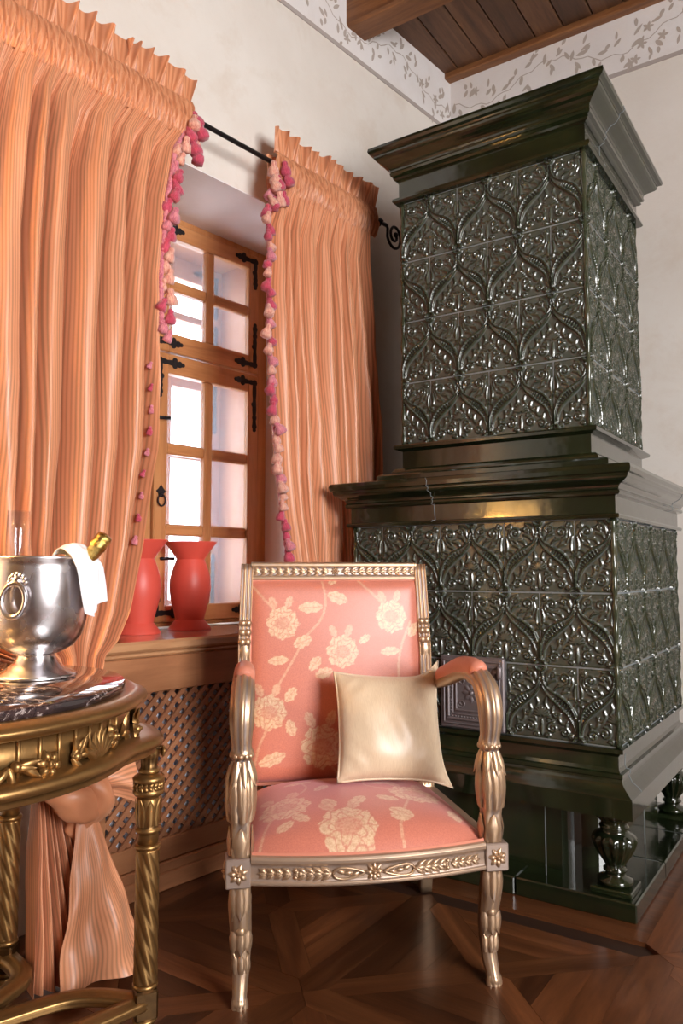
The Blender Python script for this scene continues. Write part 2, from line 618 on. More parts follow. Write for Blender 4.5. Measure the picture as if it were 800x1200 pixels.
T0, T1 = -3.2, 3.42
OT0, OT1, OZ = 1.33, 2.325, 2.417
wl = quadwall([((T0, SW, .76), (OT0, 2.85, ZC + .1)), ((T0, SW, 0), (1.27, 2.85, .76)), ((OT1, SW, 0), (T1, 2.85, ZC + .1)),
               ((OT0, SW, OZ), (OT1, 2.85, ZC + .1)), ((1.27, 2.46, 0), (OT1, 2.85, .76))], 'wall_left', M['wall'], (0, 0, 0), LROT)
wb = quadwall([((-2.3, YB, 0), (2.6, YB + .2, ZC + .1))], 'wall_back', M['wall'])
RX = 2.40
wr = quadwall([((RX, -2.6, 0), (RX + .2, -.45, ZC + .1)), ((RX, 1.15, 0), (RX + .2, YB, ZC + .1)), ((RX, -.45, 0), (RX + .2, 1.15, .9)), ((RX, -.45, 2.6), (RX + .2, 1.15, ZC + .1))], 'wall_right', M['wall'])
RY = -2.40
wf = quadwall([((-3.0, RY - .2, 0), (2.6, RY, ZC + .1))], 'wall_rear', M['low_bounce_wood'])

# window reveal lining (white plaster) on the opening's soffit and sides
mb = MB()
mb.box((OT0, SW + .001, OZ - .004), (OT1, 2.50, OZ))
mb.box((OT1 - .004, SW + .001, .79), (OT1, 2.50, OZ - .004))
mb.box((OT0, SW + .001, .79), (OT0 + .004, 2.50, OZ - .004))
mb.build('reveal_lining', M['reveal'], wl)

# painted frieze on both walls
FZ = 3.277
MB().box((T0, SW - .003, FZ), (3.2849, SW, ZC)).build('frieze_band', M['frieze'], wl)
MB().box((T0, SW - .005, FZ - .004), (3.2840, SW, FZ + .014)).build('painted_line', M['stripe'], wl)
MB().box((-1.684, YB - .003, FZ), (RX, YB, ZC)).build('frieze_band', M['frieze'], wb)
MB().box((-1.684, YB - .005, FZ - .004), (RX, YB, FZ + .014)).build('painted_line', M['stripe'], wb)

def stencil(x0, x1, z0, z1, seed):
    r = random.Random(seed)
    mb = MB()
    def leaf(cx, cz, a, ln, wd):
        pts = []
        for k in range(5):
            v = k / 4
            w = wd * math.sin(PI * min(1, .08 + v * .92)) ** .8
            pts.append((v * ln, w / 2))
        poly = pts + [(p[0], -p[1]) for p in pts[::-1]]
        ca, sa = math.cos(a), math.sin(a)
        yo = -.0001 - .0009*r.random()
        vs = [(cx + p[0]*ca - p[1]*sa, yo, cz + p[0]*sa + p[1]*ca) for p in poly]
        mb.add(vs, [tuple(range(len(vs)))], False)
    zc = (z0 + z1) / 2
    amp = (z1 - z0) * .20
    n = int((x1 - x0) / .03)
    pts = [(x0 + (x1-x0)*k/n, 0, zc + amp*math.sin((x0+(x1-x0)*k/n)*9.5) + .01*math.sin(k*1.7)) for k in range(n+1)]
    for a, b in zip(pts[:-1], pts[1:]):
        dx, dz = b[0]-a[0], b[2]-a[2]
        l = math.hypot(dx, dz); w = .0022
        nx, nz = -dz/l*w, dx/l*w
        mb.add([(a[0]+nx, 0, a[2]+nz), (b[0]+nx, 0, b[2]+nz), (b[0]-nx, 0, b[2]-nz), (a[0]-nx, 0, a[2]-nz)], [(0, 1, 2, 3)], False)
    k = 0
    while k < len(pts):
        x, _, z = pts[k]
        side = 1 if (k // 2) % 2 else -1
        a = r.uniform(.5, 1.3) * side + (0 if r.random() < .6 else PI * .8)
        off = r.uniform(.01, .06) * side
        leaf(x, z + off, a, r.uniform(.035, .058), r.uniform(.014, .022))
        leaf(x + .01, z + off * 1.8, a + .7 * side, r.uniform(.03, .05), r.uniform(.012, .02))
        if r.random() < .22:
            for q in range(5):
                leaf(x, z - off * 1.4, q * 2 * PI / 5, .026, .013)
        k += 1
    return mb
stencil(-.5, 3.26, FZ + .02, ZC - .02, 3).build('stencilled_vine', M['stencil'], wl, (0, SW - .0042, 0))
stencil(-1.66, RX - .02, FZ + .02, ZC - .03, 5).build('stencilled_vine', M['stencil'], wb, (0, YB - .0042, 0))

# ceiling with boards and beams
ceil = tag(MB().box((-3.0, RY - .2, ZC + .02), (RX + .2, YB + .2, ZC + .14)).build('ceiling', M['ceilwood']), kind='structure')
bw = .137
nb = int((RX + 2.0) / bw) + 1
bmesh_ = MB().box((0, RY, 0), (bw - .005, YB, .022), .004).mesh('board', M['ceilwood'])
for i in range(nb):
    link('board', bmesh_, ceil, (-2.02 + i * bw, 0, ZC))
MB().box((-1.75, YB - .055, ZC - .03), (RX, YB, ZC + .01), .006).build('edge_board', M['beam'], ceil)
beam_m = MB().box((-2.4, 0, 3.398), (RX, .137, ZC + .005), .012).mesh('ceiling_beam', M['beam'])
for y in (2.683, 1.58, .48, -.62, -1.72):
    link('beam', beam_m, ceil, (0, y, 0))

# floor: panels of parquet, each plank its own piece
floor = tag(MB().box((-3.0, RY - .2, -.12), (RX + .2, YB + .2, -.012)).build('floor', M['floorbase']), kind='structure')
S = .6655
GX, GY = -1.145, 1.530
TH = .012
def clip_poly(poly, a, b, c):
    """keep a*x+b*y<=c"""
    out = []
    for i in range(len(poly)):
        p, q = poly[i], poly[(i+1) % len(poly)]
        dp, dq = a*p[0]+b*p[1]-c, a*q[0]+b*q[1]-c
        if dp <= 0: out.append(p)
        if (dp < 0 < dq) or (dq < 0 < dp):
            t = dp/(dp-dq)
            out.append((p[0]+(q[0]-p[0])*t, p[1]+(q[1]-p[1])*t))
    return out
def plank_mesh(poly, ang):
    cx = sum(p[0] for p in poly)/len(poly); cy = sum(p[1] for p in poly)/len(poly)
    ca, sa = math.cos(-ang), math.sin(-ang)
    gap = .0007
    loc = []
    for p in poly:
        x, y = p[0]-cx, p[1]-cy
        l = math.hypot(x, y); k = (l-gap)/l if l > 0 else 1
        x, y = x*k, y*k
        loc.append((x*ca-y*sa, x*sa+y*ca))
    ar = sum(loc[i][0]*loc[(i+1) % len(loc)][1]-loc[(i+1) % len(loc)][0]*loc[i][1] for i in range(len(loc)))
    if ar < 0: loc = loc[::-1]
    return MB().prism(loc, -TH, 0).mesh('plank', M['parquet']), cx, cy, ang
bd = .086     # border plank width
pieces = []
h = bd / 2
pieces.append(plank_mesh([(0, 0), (h, -h), (S-h, -h), (S, 0), (S-h, h), (h, h)], 0.0))
pieces.append(plank_mesh([(0, 0), (h, h), (h, S-h), (0, S), (-h, S-h), (-h, h)], PI/2))
inner = [(h, h), (S-h, h), (S-h, S-h), (h, S-h)]
dw = .075
r2 = math.sqrt(2)
cc = S / 2
for k in range(4):
    a = PI/4 + k*PI/2
    dx, dy = math.cos(a), math.sin(a)
    nx, ny = -dy, dx
    L = S
    poly = [(cc+nx*dw/2, cc+ny*dw/2), (cc+dx*L+nx*dw/2, cc+dy*L+ny*dw/2), (cc+dx*L-nx*dw/2, cc+dy*L-ny*dw/2), (cc-nx*dw/2, cc-ny*dw/2)]
    poly = [(cc, cc)] + [ (cc+dx*dw/2+nx*dw/2, cc+dy*dw/2+ny*dw/2), poly[1], poly[2], (cc+dx*dw/2-nx*dw/2, cc+dy*dw/2-ny*dw/2)]
    for (A, B_, C) in ((1, 0, S-h), (-1, 0, -h), (0, 1, S-h), (0, -1, -h)):
        poly = clip_poly(poly, A, B_, C)
    pieces.append(plank_mesh(poly, a))
    # triangular field between this diagonal and the next, split in planks parallel to the border
    b = a + PI/4
    ex, ey = math.cos(b), math.sin(b)
    fx, fy = -ey, ex
    R0, R1 = dw/2*r2, S/2 - h
    cuts = [R0, R0+(R1-R0)*.36, R0+(R1-R0)*.68, R1]
    for c0, c1 in zip(cuts[:-1], cuts[1:]):
        w0, w1 = c0 - dw/2*r2, c1 - dw/2*r2
        poly = [(cc+ex*c0+fx*w0, cc+ey*c0+fy*w0), (cc+ex*c1+fx*w1, cc+ey*c1+fy*w1), (cc+ex*c1-fx*w1, cc+ey*c1-fy*w1), (cc+ex*c0-fx*w0, cc+ey*c0-fy*w0)]
        if w0 < 1e-6: poly = poly[1:] if False else [poly[0], poly[1], poly[2]]
        pieces.append(plank_mesh(poly, b + PI/2))
near = {(i, j) for i in (-2, -1, 0, 1) for j in (-1, 0)} | {(-1, -2), (0, -2), (1, 1), (2, 0)}
cell_mb = MB()      # the same panel joined, for the floor out of view
for me, cx, cy, ang in pieces:
    ca, sa = math.cos(ang), math.sin(ang)
    cell_mb.add([(cx+v.co.x*ca-v.co.y*sa, cy+v.co.x*sa+v.co.y*ca, v.co.z) for v in me.vertices], [tuple(p.vertices) for p in me.polygons], False)
cell_me = cell_mb.mesh('parquet_panel', M['parquet'])
for i in range(-2, 6):
    for j in range(-6, 4):
        ox, oy = GX + i*S, GY + j*S
        if j >= 1 and i <= 0 or ox > RX or oy > YB: continue
        if (i, j) in near:
            for me, cx, cy, ang in pieces:
                link('plank', me, floor, (ox+cx, oy+cy, 0), ang)
        else:
            tag(link('parquet_panel', cell_me, floor, (ox, oy, 0)), kind='stuff')
# wide border planks between the panels and the stove and the remaining floor
mb_rest = MB()
wpl = (GX+S-h+2.6)/3
for k in range(3):
    me, cx, cy, ang = plank_mesh([(-2.6+k*wpl, GY+S+h), (-2.6+(k+1)*wpl, GY+S+h), (-2.6+(k+1)*wpl, GY+S+.20), (-2.6+k*wpl, GY+S+.20)], 0)
    link('plank', me, floor, (cx, cy, 0), ang)
mb_rest.box((-2.6, GY+S+.2, -.0125), (GX+S-h, YB, -.001))
mb_rest.build('outer_floorboards', M['parquet'], floor)

# ------------------------------------------------------------------ window (box window with two sets of sashes)
win = tag(empty('window_1', LP(0, 0, 0), LROT), kind='structure')
FS = 2.46                                   # face of the inner frame
mb = MB()
mb.box((OT0 + .004, FS, .785), (1.725, FS + .09, OZ - .004), .004)
mb.box((2.262, FS, .785), (OT1 - .004, FS + .09, OZ - .004), .004)
mb.box((1.725, FS, 2.385), (2.262, FS + .09, OZ - .004), .003)
mb.box((1.725, FS, .785), (2.262, FS + .09, .80), .003)
mb.build('frame', M['pine'], win)
C0, C1, C2, C3 = 1.787, 1.972, 2.013, 2.203
def sash(z0, z1, rows, nm):
    st = MB()
    st.box((1.728, FS - .014, z0), (C0, FS + .03, z1), .005)
    st.box((C3, FS - .014, z0), (2.259, FS + .03, z1), .005)
    s = st.build('sash', M['pine'], win)
    rl = MB()
    rl.box((C0, FS - .0135, z0), (C3, FS + .029, rows[0][0]), .004)
    rl.box((C0, FS - .0135, rows[-1][1]), (C3, FS + .029, z1), .004)
    rl.build('rail', M['pine_h'], s)
    MB().box((C1, FS - .010, rows[0][0]), (C2, FS + .028, rows[-1][1]), .006).build('muntin', M['pine'], s)
    for a, b in zip(rows[:-1], rows[1:]):
        for x0, x1 in ((C0, C1), (C2, C3)):
            MB().box((x0, FS - .008, a[1]), (x1, FS + .027, b[0]), .006).build('muntin', M['pine_h'], s)
    for r in rows:
        for x0, x1 in ((C0, C1), (C2, C3)):
            MB().box((x0, FS + .008, r[0]), (x1, FS + .012, r[1])).build('pane', M['glass'], s)
    return s
low = sash(.802, 1.848, [(.866, 1.135), (1.180, 1.452), (1.497, 1.770)], 'low')
upp = sash(1.856, 2.383, [(1.932, 2.107), (2.150, 2.318)], 'upp')
# wood lining between the two windows
mb = MB()
mb.box((1.64, FS + .09, .785), (1.665, 2.80, 2.40))
mb.box((2.262, FS + .09, .785), (2.287, 2.80, 2.40))
mb.box((1.665, FS + .09, 2.375), (2.262, 2.80, 2.40))
mb.box((1.665, FS + .09, .785), (2.262, 2.80, .80))
mb.build('box_lining', M['pine'], win)
# outer window
OSs = 2.70
mb = MB()
for x0, x1 in ((1.665, 1.74), (1.94, 1.99), (2.187, 2.262)):
    mb.box((x0, OSs, .80), (x1, OSs + .045, 2.375), .004)
for z0, z1 in ((.80, .875), (1.15, 1.185), (1.485, 1.52), (1.80, 1.91), (2.10, 2.13), (2.285, 2.375)):
    mb.box((1.74, OSs + .001, z0), (1.94, OSs + .044, z1), .004)
    mb.box((1.99, OSs + .001, z0), (2.187, OSs + .044, z1), .004)
mb.build('outer_sash', M['pine'], win)

def iron_strap(ln, arm=None, flip=1):
    """flat wrought strap: ln along +x with a knobbed end, optional arm down (-) or up (+) in z at x = 0"""
    mb = MB()
    def disc(x, z, r, k=10):
        mb.prism([(x + r*math.cos(2*PI*i/k), z + r*math.sin(2*PI*i/k)) for i in range(k)], -.004, 0, 'y')
    def bar(L, w, vert=False, sg=1):
        n = 8
        up, dn = [], []
        for i in range(n + 1):
            q = i / n
            ww = w * (.75 + .35*math.sin(q*PI*2.5)**2)
            up.append((q*L, ww)); dn.append((q*L, -ww))
        poly = up + dn[::-1]
        if vert:
            poly = [(p[1], sg*p[0]) for p in poly]
            if sg > 0: poly = poly[::-1]
        mb.prism(poly[::-1], -.003, 0, 'y')
    bar(ln, .010)
    disc(ln*.80, .012, .011); disc(ln*.80, -.010, .011)
    disc(ln + .006, 0, .013); disc(ln + .022, 0, .008)
    disc(0, 0, .014)
    if arm:
        sg = 1 if arm > 0 else -1
        bar(abs(arm), .010, True, sg)
        disc(0, arm*.8, .012); disc(0, arm, .013); disc(.006, arm*.5, .011); disc(0, arm + sg*.016, .009)
    return mb
def put_strap(t, z, ln, arm, mirror, par, y=None):
    o = iron_strap(ln, arm).build('hinge', M['iron'], par, (t, (FS - .0145) if y is None else y, z))
    if mirror:
        o.scale = (-1, 1, 1)
    return o
# on the right stile (pointing left) and the left stile (pointing right)
put_strap(2.235, 2.353, .085, -.10, True, upp)
put_strap(2.235, 1.892, .085, .16, True, upp)
put_strap(2.235, 1.812, .085, -.19, True, low)
put_strap(2.235, .838, .085, .15, True, low)
put_strap(1.745, 2.353, .075, None, False, upp)
put_strap(1.745, 1.892, .075, None, False, upp)
put_strap(1.745, 1.812, .085, -.12, False, low)
put_strap(1.745, .838, .10, .10, False, low)
for z, a in ((1.86, -.22), (.85, .20), (2.33, -.16), (1.96, .13)):     # corner straps of the outer window
    put_strap(2.225, z, .10, a, True, win, OSs - .001)
# latch plate with a ring
mb = MB()
mb.prism([(.0, .028), (.012, .012), (.022, .004), (.012, -.006), (.008, -.02), (-.008, -.02), (-.012, -.006), (-.022, .004), (-.012, .012)][::-1], -.004, 0, 'y')
ring = [(.017*math.cos(a), -.008, -.032 + .022*math.sin(a)) for a in np.linspace(0, 2*PI, 20, endpoint=False)]
mb.tube(ring, .0035, 6, closed=True)
mb.build('ring_handle', M['iron'], low, (1.757, FS - .0145, 1.30))
mb = MB().tube([(-.035, 0, .0), (.035, -.004, .004)], .007, 8)
mb.build('latch', M['iron'], low, (1.752, FS - .024, 1.585))
MB().tube([(-.03, 0, .0), (.03, -.004, 0)], .006, 8).build('latch', M['iron'], low, (1.785, FS - .024, 1.045))

# ------------------------------------------------------------------ sill and radiator cover
sill = empty('window_sill', LP(1.83, 2.30, .745), LROT)
tag(sill, 'long honey pine window sill under the two coral vases', 'window sill')
MB().box((-.60, -.25, 0), (.492, .158, .034), .008).build('sill_board', M['sillwood'], sill)
MB().box((-.60, -.232, -.018), (.492, .05, -.0005), .006).build('sill_moulding', M['sillwood'], sill)

rc = empty('radiator_cover', LP(1.80, 2.075, 0), LROT)
tag(rc, 'pine radiator cover with diagonal lattice below the window sill', 'radiator cover')
PL0, PL1 = 1.31 - 1.80, 2.25 - 1.80
PA0, PA1 = 1.22 - 1.80, 2.34 - 1.80
MB().box((PA0, -.010, .615), (PA1, .024, .726), .003).build('top_rail', M['panelwood'], rc)
mb = MB()
mb.box((PL0, -.010, .085), (PL1, .020, .155), .003)
mb.build('bottom_rail', M['panelwood'], rc)
MB().box((PA0, -.018, 0.0), (PA1, .024, .084), .005).build('plinth_board', M['panelwood'], rc)
MB().box((PA0, -.028, .0), (PA1, -.0185, .055), .004).build('plinth_moulding', M['panelwood'], rc)
MB().box((PA0, -.010, .085), (PL0, .022, .6145), .003).build('stile', M['panelwood'], rc)
MB().box((PL1, -.010, .085), (PA1, .022, .6145), .003).build('stile', M['panelwood'], rc)
Zl0, Zl1 = .150, .620
pitch = .046
def lattice(sgn, y0, y1):
    x = PL0 - (Zl1 - Zl0)
    sw = .0074 * r2
    c = PL0 - .5
    k = 0
    while c < PL1 + .6:
        # band |(sgn*x) + ... | : line x = c + sgn*(z - Zl0)
        poly = []
        for (zz, off) in ((Zl0, -sw), (Zl0, sw), (Zl1, sw), (Zl1, -sw)):
            poly.append((c + sgn*(zz - Zl0) + off, zz))
        poly = clip_poly(poly, 1, 0, PL1 + .004)
        if poly: poly = clip_poly(poly, -1, 0, -(PL0 - .004))
        if len(poly) >= 3:
            ar = sum(poly[i][0]*poly[(i+1) % len(poly)][1]-poly[(i+1) % len(poly)][0]*poly[i][1] for i in range(len(poly)))
            if ar > 0: poly = poly[::-1]
            MB().prism(poly[::-1], y0, y1, 'y').build('slat', M['slat'], rc)
        c += pitch
        k += 1
lattice(1, -.004, .003)
lattice(-1, .0032, .010)
rad = tag(empty('radiator', LP(1.80, 2.155, 0.10), LROT), 'pale radiator standing behind the pine lattice', 'radiator')
colm = MB().box((-.028, -.055, 0), (.028, .055, .50), .012).mesh('column', M['radiator'])
for k in range(14):
    link('column', colm, rad, (-.43 + k*.064, 0, 0))
MB().tube([(-.45, 0, .44), (.44, 0, .44)], .018, 10).build('pipe', M['radiator'], rad)
MB().tube([(-.45, 0, .05), (.44, 0, .05)], .018, 10).build('pipe', M['radiator'], rad)
mb = MB(); mb.box((-.40, -.03, -.10), (-.37, .03, .012)); mb.box((.36, -.03, -.10), (.39, .03, .012))
mb.build('foot', M['radiator'], rad)

# ------------------------------------------------------------------ coral vases
def vase_mesh():
    mb = MB()
    mb.lathe([(.078, 0), (.080, .003), (.0795, .005), (.053, .038)], 48, cap=False)
    mb.lathe([(.053, .038), (.0545, .044), (.060, .070), (.072, .115), (.0775, .155), (.0755, .190), (.066, .225), (.0525, .262)], 48, cap=False)
    mb.lathe([(.0525, .262), (.060, .275), (.096, .325), (.097, .328), (.093, .328), (.070, .298), (.047, .264), (.046, .258), (.055, .235), (.06, .15), (.04, .05), (0.001, .045)], 48, cap=False)
    mb.lathe([(.001, .0005), (.078, 0)], 48, cap=False)
    return mb.mesh('vase', M['coral'])
vm = vase_mesh()
v1 = link('vase', vm, None, LP(1.818, 2.335, .7795))
tag(v1, 'coral red flared vase on the sill standing clear of the curtain', 'vase', 'coral vases on the sill')
v2 = link('vase', vm, None, LP(1.580, 2.318, .7795))
tag(v2, 'coral red flared vase half hidden behind the long curtain', 'vase', 'coral vases on the sill')

# ------------------------------------------------------------------ curtain rod and curtains
rod = empty('curtain_rod', LP(1.6, 1.98, 2.50), LROT)
tag(rod, 'black iron curtain rod with a scrolled end above the window', 'curtain rod')
MB().tube([(-1.3, 0, 0), (.98, 0, 0)], .0085, 12).build('pole', M['ironrod'], rod)
sp = []
for k in range(40):
    q = k / 39
    a = -PI*.9 + q * 2 * PI * 1.55
    r = .055 * (1 - .80*q)
    sp.append((1.035 + r*math.cos(a)*1.0, 0, -.028 + r*math.sin(a)*1.15))
mb = MB().tube([(.975, 0, 0.002), (.985, 0, -.01)] + sp, lambda i: .0062, 8)
orn_dome(mb, sp[-1], (0, -1, 0), .012, .010); orn_dome(mb, sp[-1], (0, 1, 0), .012, .010)
mb.build('scroll_finial', M['ironrod'], rod)
for t in (-.9, .50, .93):
    b = MB().tube([(t, .118, 0.0), (t, .04, -.012), (t, .0, -.014), (t, -.014, .0), (t, 0, .014)], .006, 8)
    b.box((t-.018, .112, -.04), (t+.018, .1195, .04), .004)
    b.build('bracket', M['ironrod'], rod)

def curtain(name, label, edge, nfold, zt, zb, seed, nu=260, nv=150, fabric=2.2, amp=.034):
    """edge: rows (z, t_left, t_right, s_centre, amplitude factor, pinch)"""
    r = np.random.default_rng(seed)
    tt = [np.interp(0, [0], [0])]
    root = empty(name, LP(0, 0, 0), LROT)
    tag(root, label, 'curtain', 'striped silk curtains')
    # warped fold phase
    kn = np.cumsum(r.uniform(.6, 1.5, nfold + 1)); kn = (kn - kn[0]) / (kn[-1] - kn[0])
    ampk = r.uniform(.65, 1.25, nfold + 1)
    ph2 = r.uniform(0, 6.28, 6)
    def ph(u):
        return np.interp(u, kn, np.arange(nfold + 1))
    def fold(u, z):
        p = ph(u) + .10*math.sin(z*2.1 + u*9) + .06*math.sin(z*5.0 + ph2[1] + u*20)
        A = np.interp(u, kn, ampk)
        c = math.cos(2*PI*p)
        return A * (c + .12*math.sin(4*PI*p + ph2[0] + z*1.3))
    def omega(u, z):
        p = ph(u) + .10*math.sin(z*2.1 + u*9) + .06*math.sin(z*5.0 + ph2[1] + u*20)
        i = min(int(max(0.0, min(nfold-1e-6, ph(u)))), nfold-1)
        return (kn[i+1]-kn[i])*math.sin(2*PI*p)/(2*PI)
    E = sorted(edge)
    def fn(u, v):
        z = zt + (zb - zt) * v
        tl, tr, s0, af = lerp_tab(E, z)
        x = tl + (tr - tl) * u
        near_top = math.exp(-(zt - z) / .10)
        near2 = math.exp(-(zt - z) / .30)
        s = s0 - amp * af * (1 - .97*math.exp(-((zt-z)/.13)**1.5)) * fold(u, z) - .012*near_top
        s -= .005 * near2 * math.sin(2*PI*nfold*3.7*u + 3*math.sin(9*u)) + .003*near_top*math.sin(2*PI*nfold*9*u)
        edge_k = min(1.0, min(u, 1-u)*nfold*1.5)
        x += (tr - tl) * 1.15 * (1 - near2) * omega(u, z) * edge_k
        s -= .004*math.sin(7*z + 11*u + ph2[3]) * (1 - near2) + .0025*math.sin(31*z + 40*u)*(1-near2)*max(0, math.sin(3.1*z+9*u))
        return (x, s, z + .0)
    body = MB().grid(nu, nv, fn, True, lambda u, v: (u*fabric, (zt + (zb-zt)*v)))
    body.build('panel', M['silk'], root)
    return root, fn, E, lambda u, v: fn(u, v)

def header(root, t0, t1, zc, seed, dens, s0=1.98):
    """smocked band around the rod and the standing ruffle above it"""
    r = np.random.default_rng(seed)
    n = int((t1 - t0) * dens)
    w = r.uniform(-1, 1, n * 4 + 8)
    def gat(u, rows, zz):
        x = u * n
        a = math.sin(2*PI*x + 2.2*math.sin(x*.7) + 1.4*math.sin(zz*60 + x*.33))
        return a
    z0, z1 = zc - .095, zc + .040
    def fb(u, v):
        # front face wraps over the rod
        z = z0 + (z1 - z0)*v
        t = t0 + (t1-t0)*u
        bul = .020*math.sin(PI*v)**.6 + .010 + .006*(1-v)
        g = .0075*gat(u, 0, z) + .0035*math.sin(2*PI*u*n*2.3 + z*90)
        return (t + .0025*math.sin(40*z+u*90), s0 - bul - g*(.6+.4*math.sin(PI*v)), z)
    MB().grid(n*7, 16, fb, True, lambda u, v: (u*(t1-t0)*2.4, v*.13)).build('gathered_band', M['silkhead'], root)
    def fbk(u, v):
        z = z0 + (z1 - z0)*v
        t = t0 + (t1-t0)*u
        return (t, s0 + .022 + .006*gat(u, 0, z), z)
    MB().grid(n*3, 6, fbk, True, lambda u, v: (u*(t1-t0)*2.4, v*.13)).build('back_band', M['silkhead'], root)
    nf = max(4, int((t1-t0)*19))
    kn = np.cumsum(r.uniform(.4, 1.8, nf + 1)); kn = (kn-kn[0])/(kn[-1]-kn[0])
    hh = r.uniform(.55, 1.35, nf + 2)
    def fr(u, v):
        p = np.interp(u, kn, np.arange(nf + 1))
        t = t0 - .012*v + (t1 - t0 + .024*v)*u
        H = .098 * (.94 + .06*math.sin(p*1.3))
        fo = math.sin(2*PI*p) ; f2 = math.sin(2*PI*p*2.7 + 1.3)
        g = gat(u, 0, z1)
        s = s0 - .024*v*math.tanh(1.8*fo)*float(np.interp(u, kn, hh[:nf+1])) - .006*(1-v)*g - .012*v - .008
        z = z1 - .004 + H*v - .010*v*fo
        t += .010*v*math.cos(2*PI*p)
        return (t, s, z)
    MB().grid(n*5, 10, fr, True, lambda u, v: (u*(t1-t0)*2.4, v*.1)).build('ruffle', M['silkhead'], root)

LE = [  # z, t_left, t_right, s, amplitude
    (2.43, .55, 1.480, 1.965, .9), (2.34, .55, 1.425, 1.965, 1.0), (2.16, .55, 1.385, 1.965, 1.2), (1.90, .55, 1.368, 1.965, 1.3), (1.656, .55, 1.364, 1.96, 1.3),
    (1.36, .56, 1.362, 1.955, 1.25), (1.07, .60, 1.325, 1.955, 1.15), (.88, .68, 1.282, 1.955, .95), (.80, .76, 1.245, 1.955, .8), (.76, .90, 1.210, 1.955, .6), (.72, .925, 1.205, 1.955, .5), (.58, .94, 1.14, 1.92, .5),
    (.47, .955, 1.085, 1.86, .5), (.43, .965, 1.08, 1.845, .55), (.34, .945, 1.105, 1.815, .8), (.24, .935, 1.145, 1.80, .9), (.10, .930, 1.20, 1.785, .85), (.012, .928, 1.225, 1.78, .8)]
cl, fL, _, _ = curtain('curtain', 'long orange striped silk curtain knotted near its hem behind the gilt table', LE, 11, 2.43, .012, 11, 420, 190, 2.5, .042)
header(cl, .55, 1.50, 2.50, 4, 62, 1.975)
RE = [(2.43, 1.885, 2.44, 1.975, .9), (2.265, 1.842, 2.422, 1.975, 1.0), (2.036, 1.838, 2.445, 1.975, 1.1), (1.825, 1.845, 2.46, 1.975, 1.1), (1.61, 1.868, 2.480, 1.975, 1.1), (1.364, 1.888, 2.490, 1.975, 1.05),
      (1.21, 1.910, 2.49, 1.975, 1.0), (1.026, 1.955, 2.47, 1.975, .9), (.80, 2.04, 2.43, 1.975, .8), (.60, 2.10, 2.40, 1.97, .8), (.30, 2.08, 2.42, 1.96, .9), (.012, 2.06, 2.44, 1.95, 1.0)]
cr, fR, _, _ = curtain('curtain', 'orange striped silk curtain with tassel edge hanging beside the green stove', RE, 9, 2.43, .012, 23, 320, 150, 1.7, .030)
header(cr, 1.890, 2.485, 2.505, 9, 62, 1.985)

# knot tied in the long curtain
kn = MB()
def blob_tube(mb, pts, rr, seg=16, wr=.10, ph=0.0):
    P = smooth_path(pts, 26)
    mb.tube(P, lambda i: rr(i/26), seg, sec=lambda a, i: 1 + wr*math.sin(3*a + i*.5 + ph) + wr*.5*math.sin(7*a - i*.3))
blob_tube(kn, [(.965, 1.80, .48), (1.0, 1.755, .455), (1.045, 1.75, .42), (1.08, 1.775, .385)], lambda q: .020 + .024*math.sin(PI*q), 18)
blob_tube(kn, [(1.05, 1.785, .50), (1.075, 1.755, .47), (1.085, 1.755, .43), (1.065, 1.775, .385), (1.03, 1.79, .35)], lambda q: .018 + .022*math.sin(PI*q), 18, .12, 1.0)
kn.build('knot', M['silk'], cl)
tail = MB()
def ftail(u, v):
    q = u
    w = .012 + .062*q**.8
    return (1.085 + .115*q, 1.775 - .030*q + .018*math.sin(v*5+q*3), .455 + .018*q + (v-.5)*w*1.5 - .02*q*q + .006*math.sin(9*v))
tail.grid(14, 12, ftail, True, lambda u, v: (v*.16, u*.2))
tail.build('knot_tail', M['silk'], cl)
# loose drape from the knot over the floor folds
dr = MB()
def fdrape(u, v):
    z = .405 - .385*v
    tl, tr = 1.035 - .075*v, 1.085 + .140*v**1.1
    t = tl + (tr-tl)*u
    s = 1.765 - .055*v**.7 - .028*math.sin(PI*u)*(.4+v) - .018*v*math.sin(u*2*PI*1.7 + 1) - .012*math.sin(v*14 + u*7)*v
    return (t, s, max(.012, z))
dr.grid(60, 60, fdrape, True, lambda u, v: (u*.30, v*.4))
dr.build('drape', M['silk'], cl)

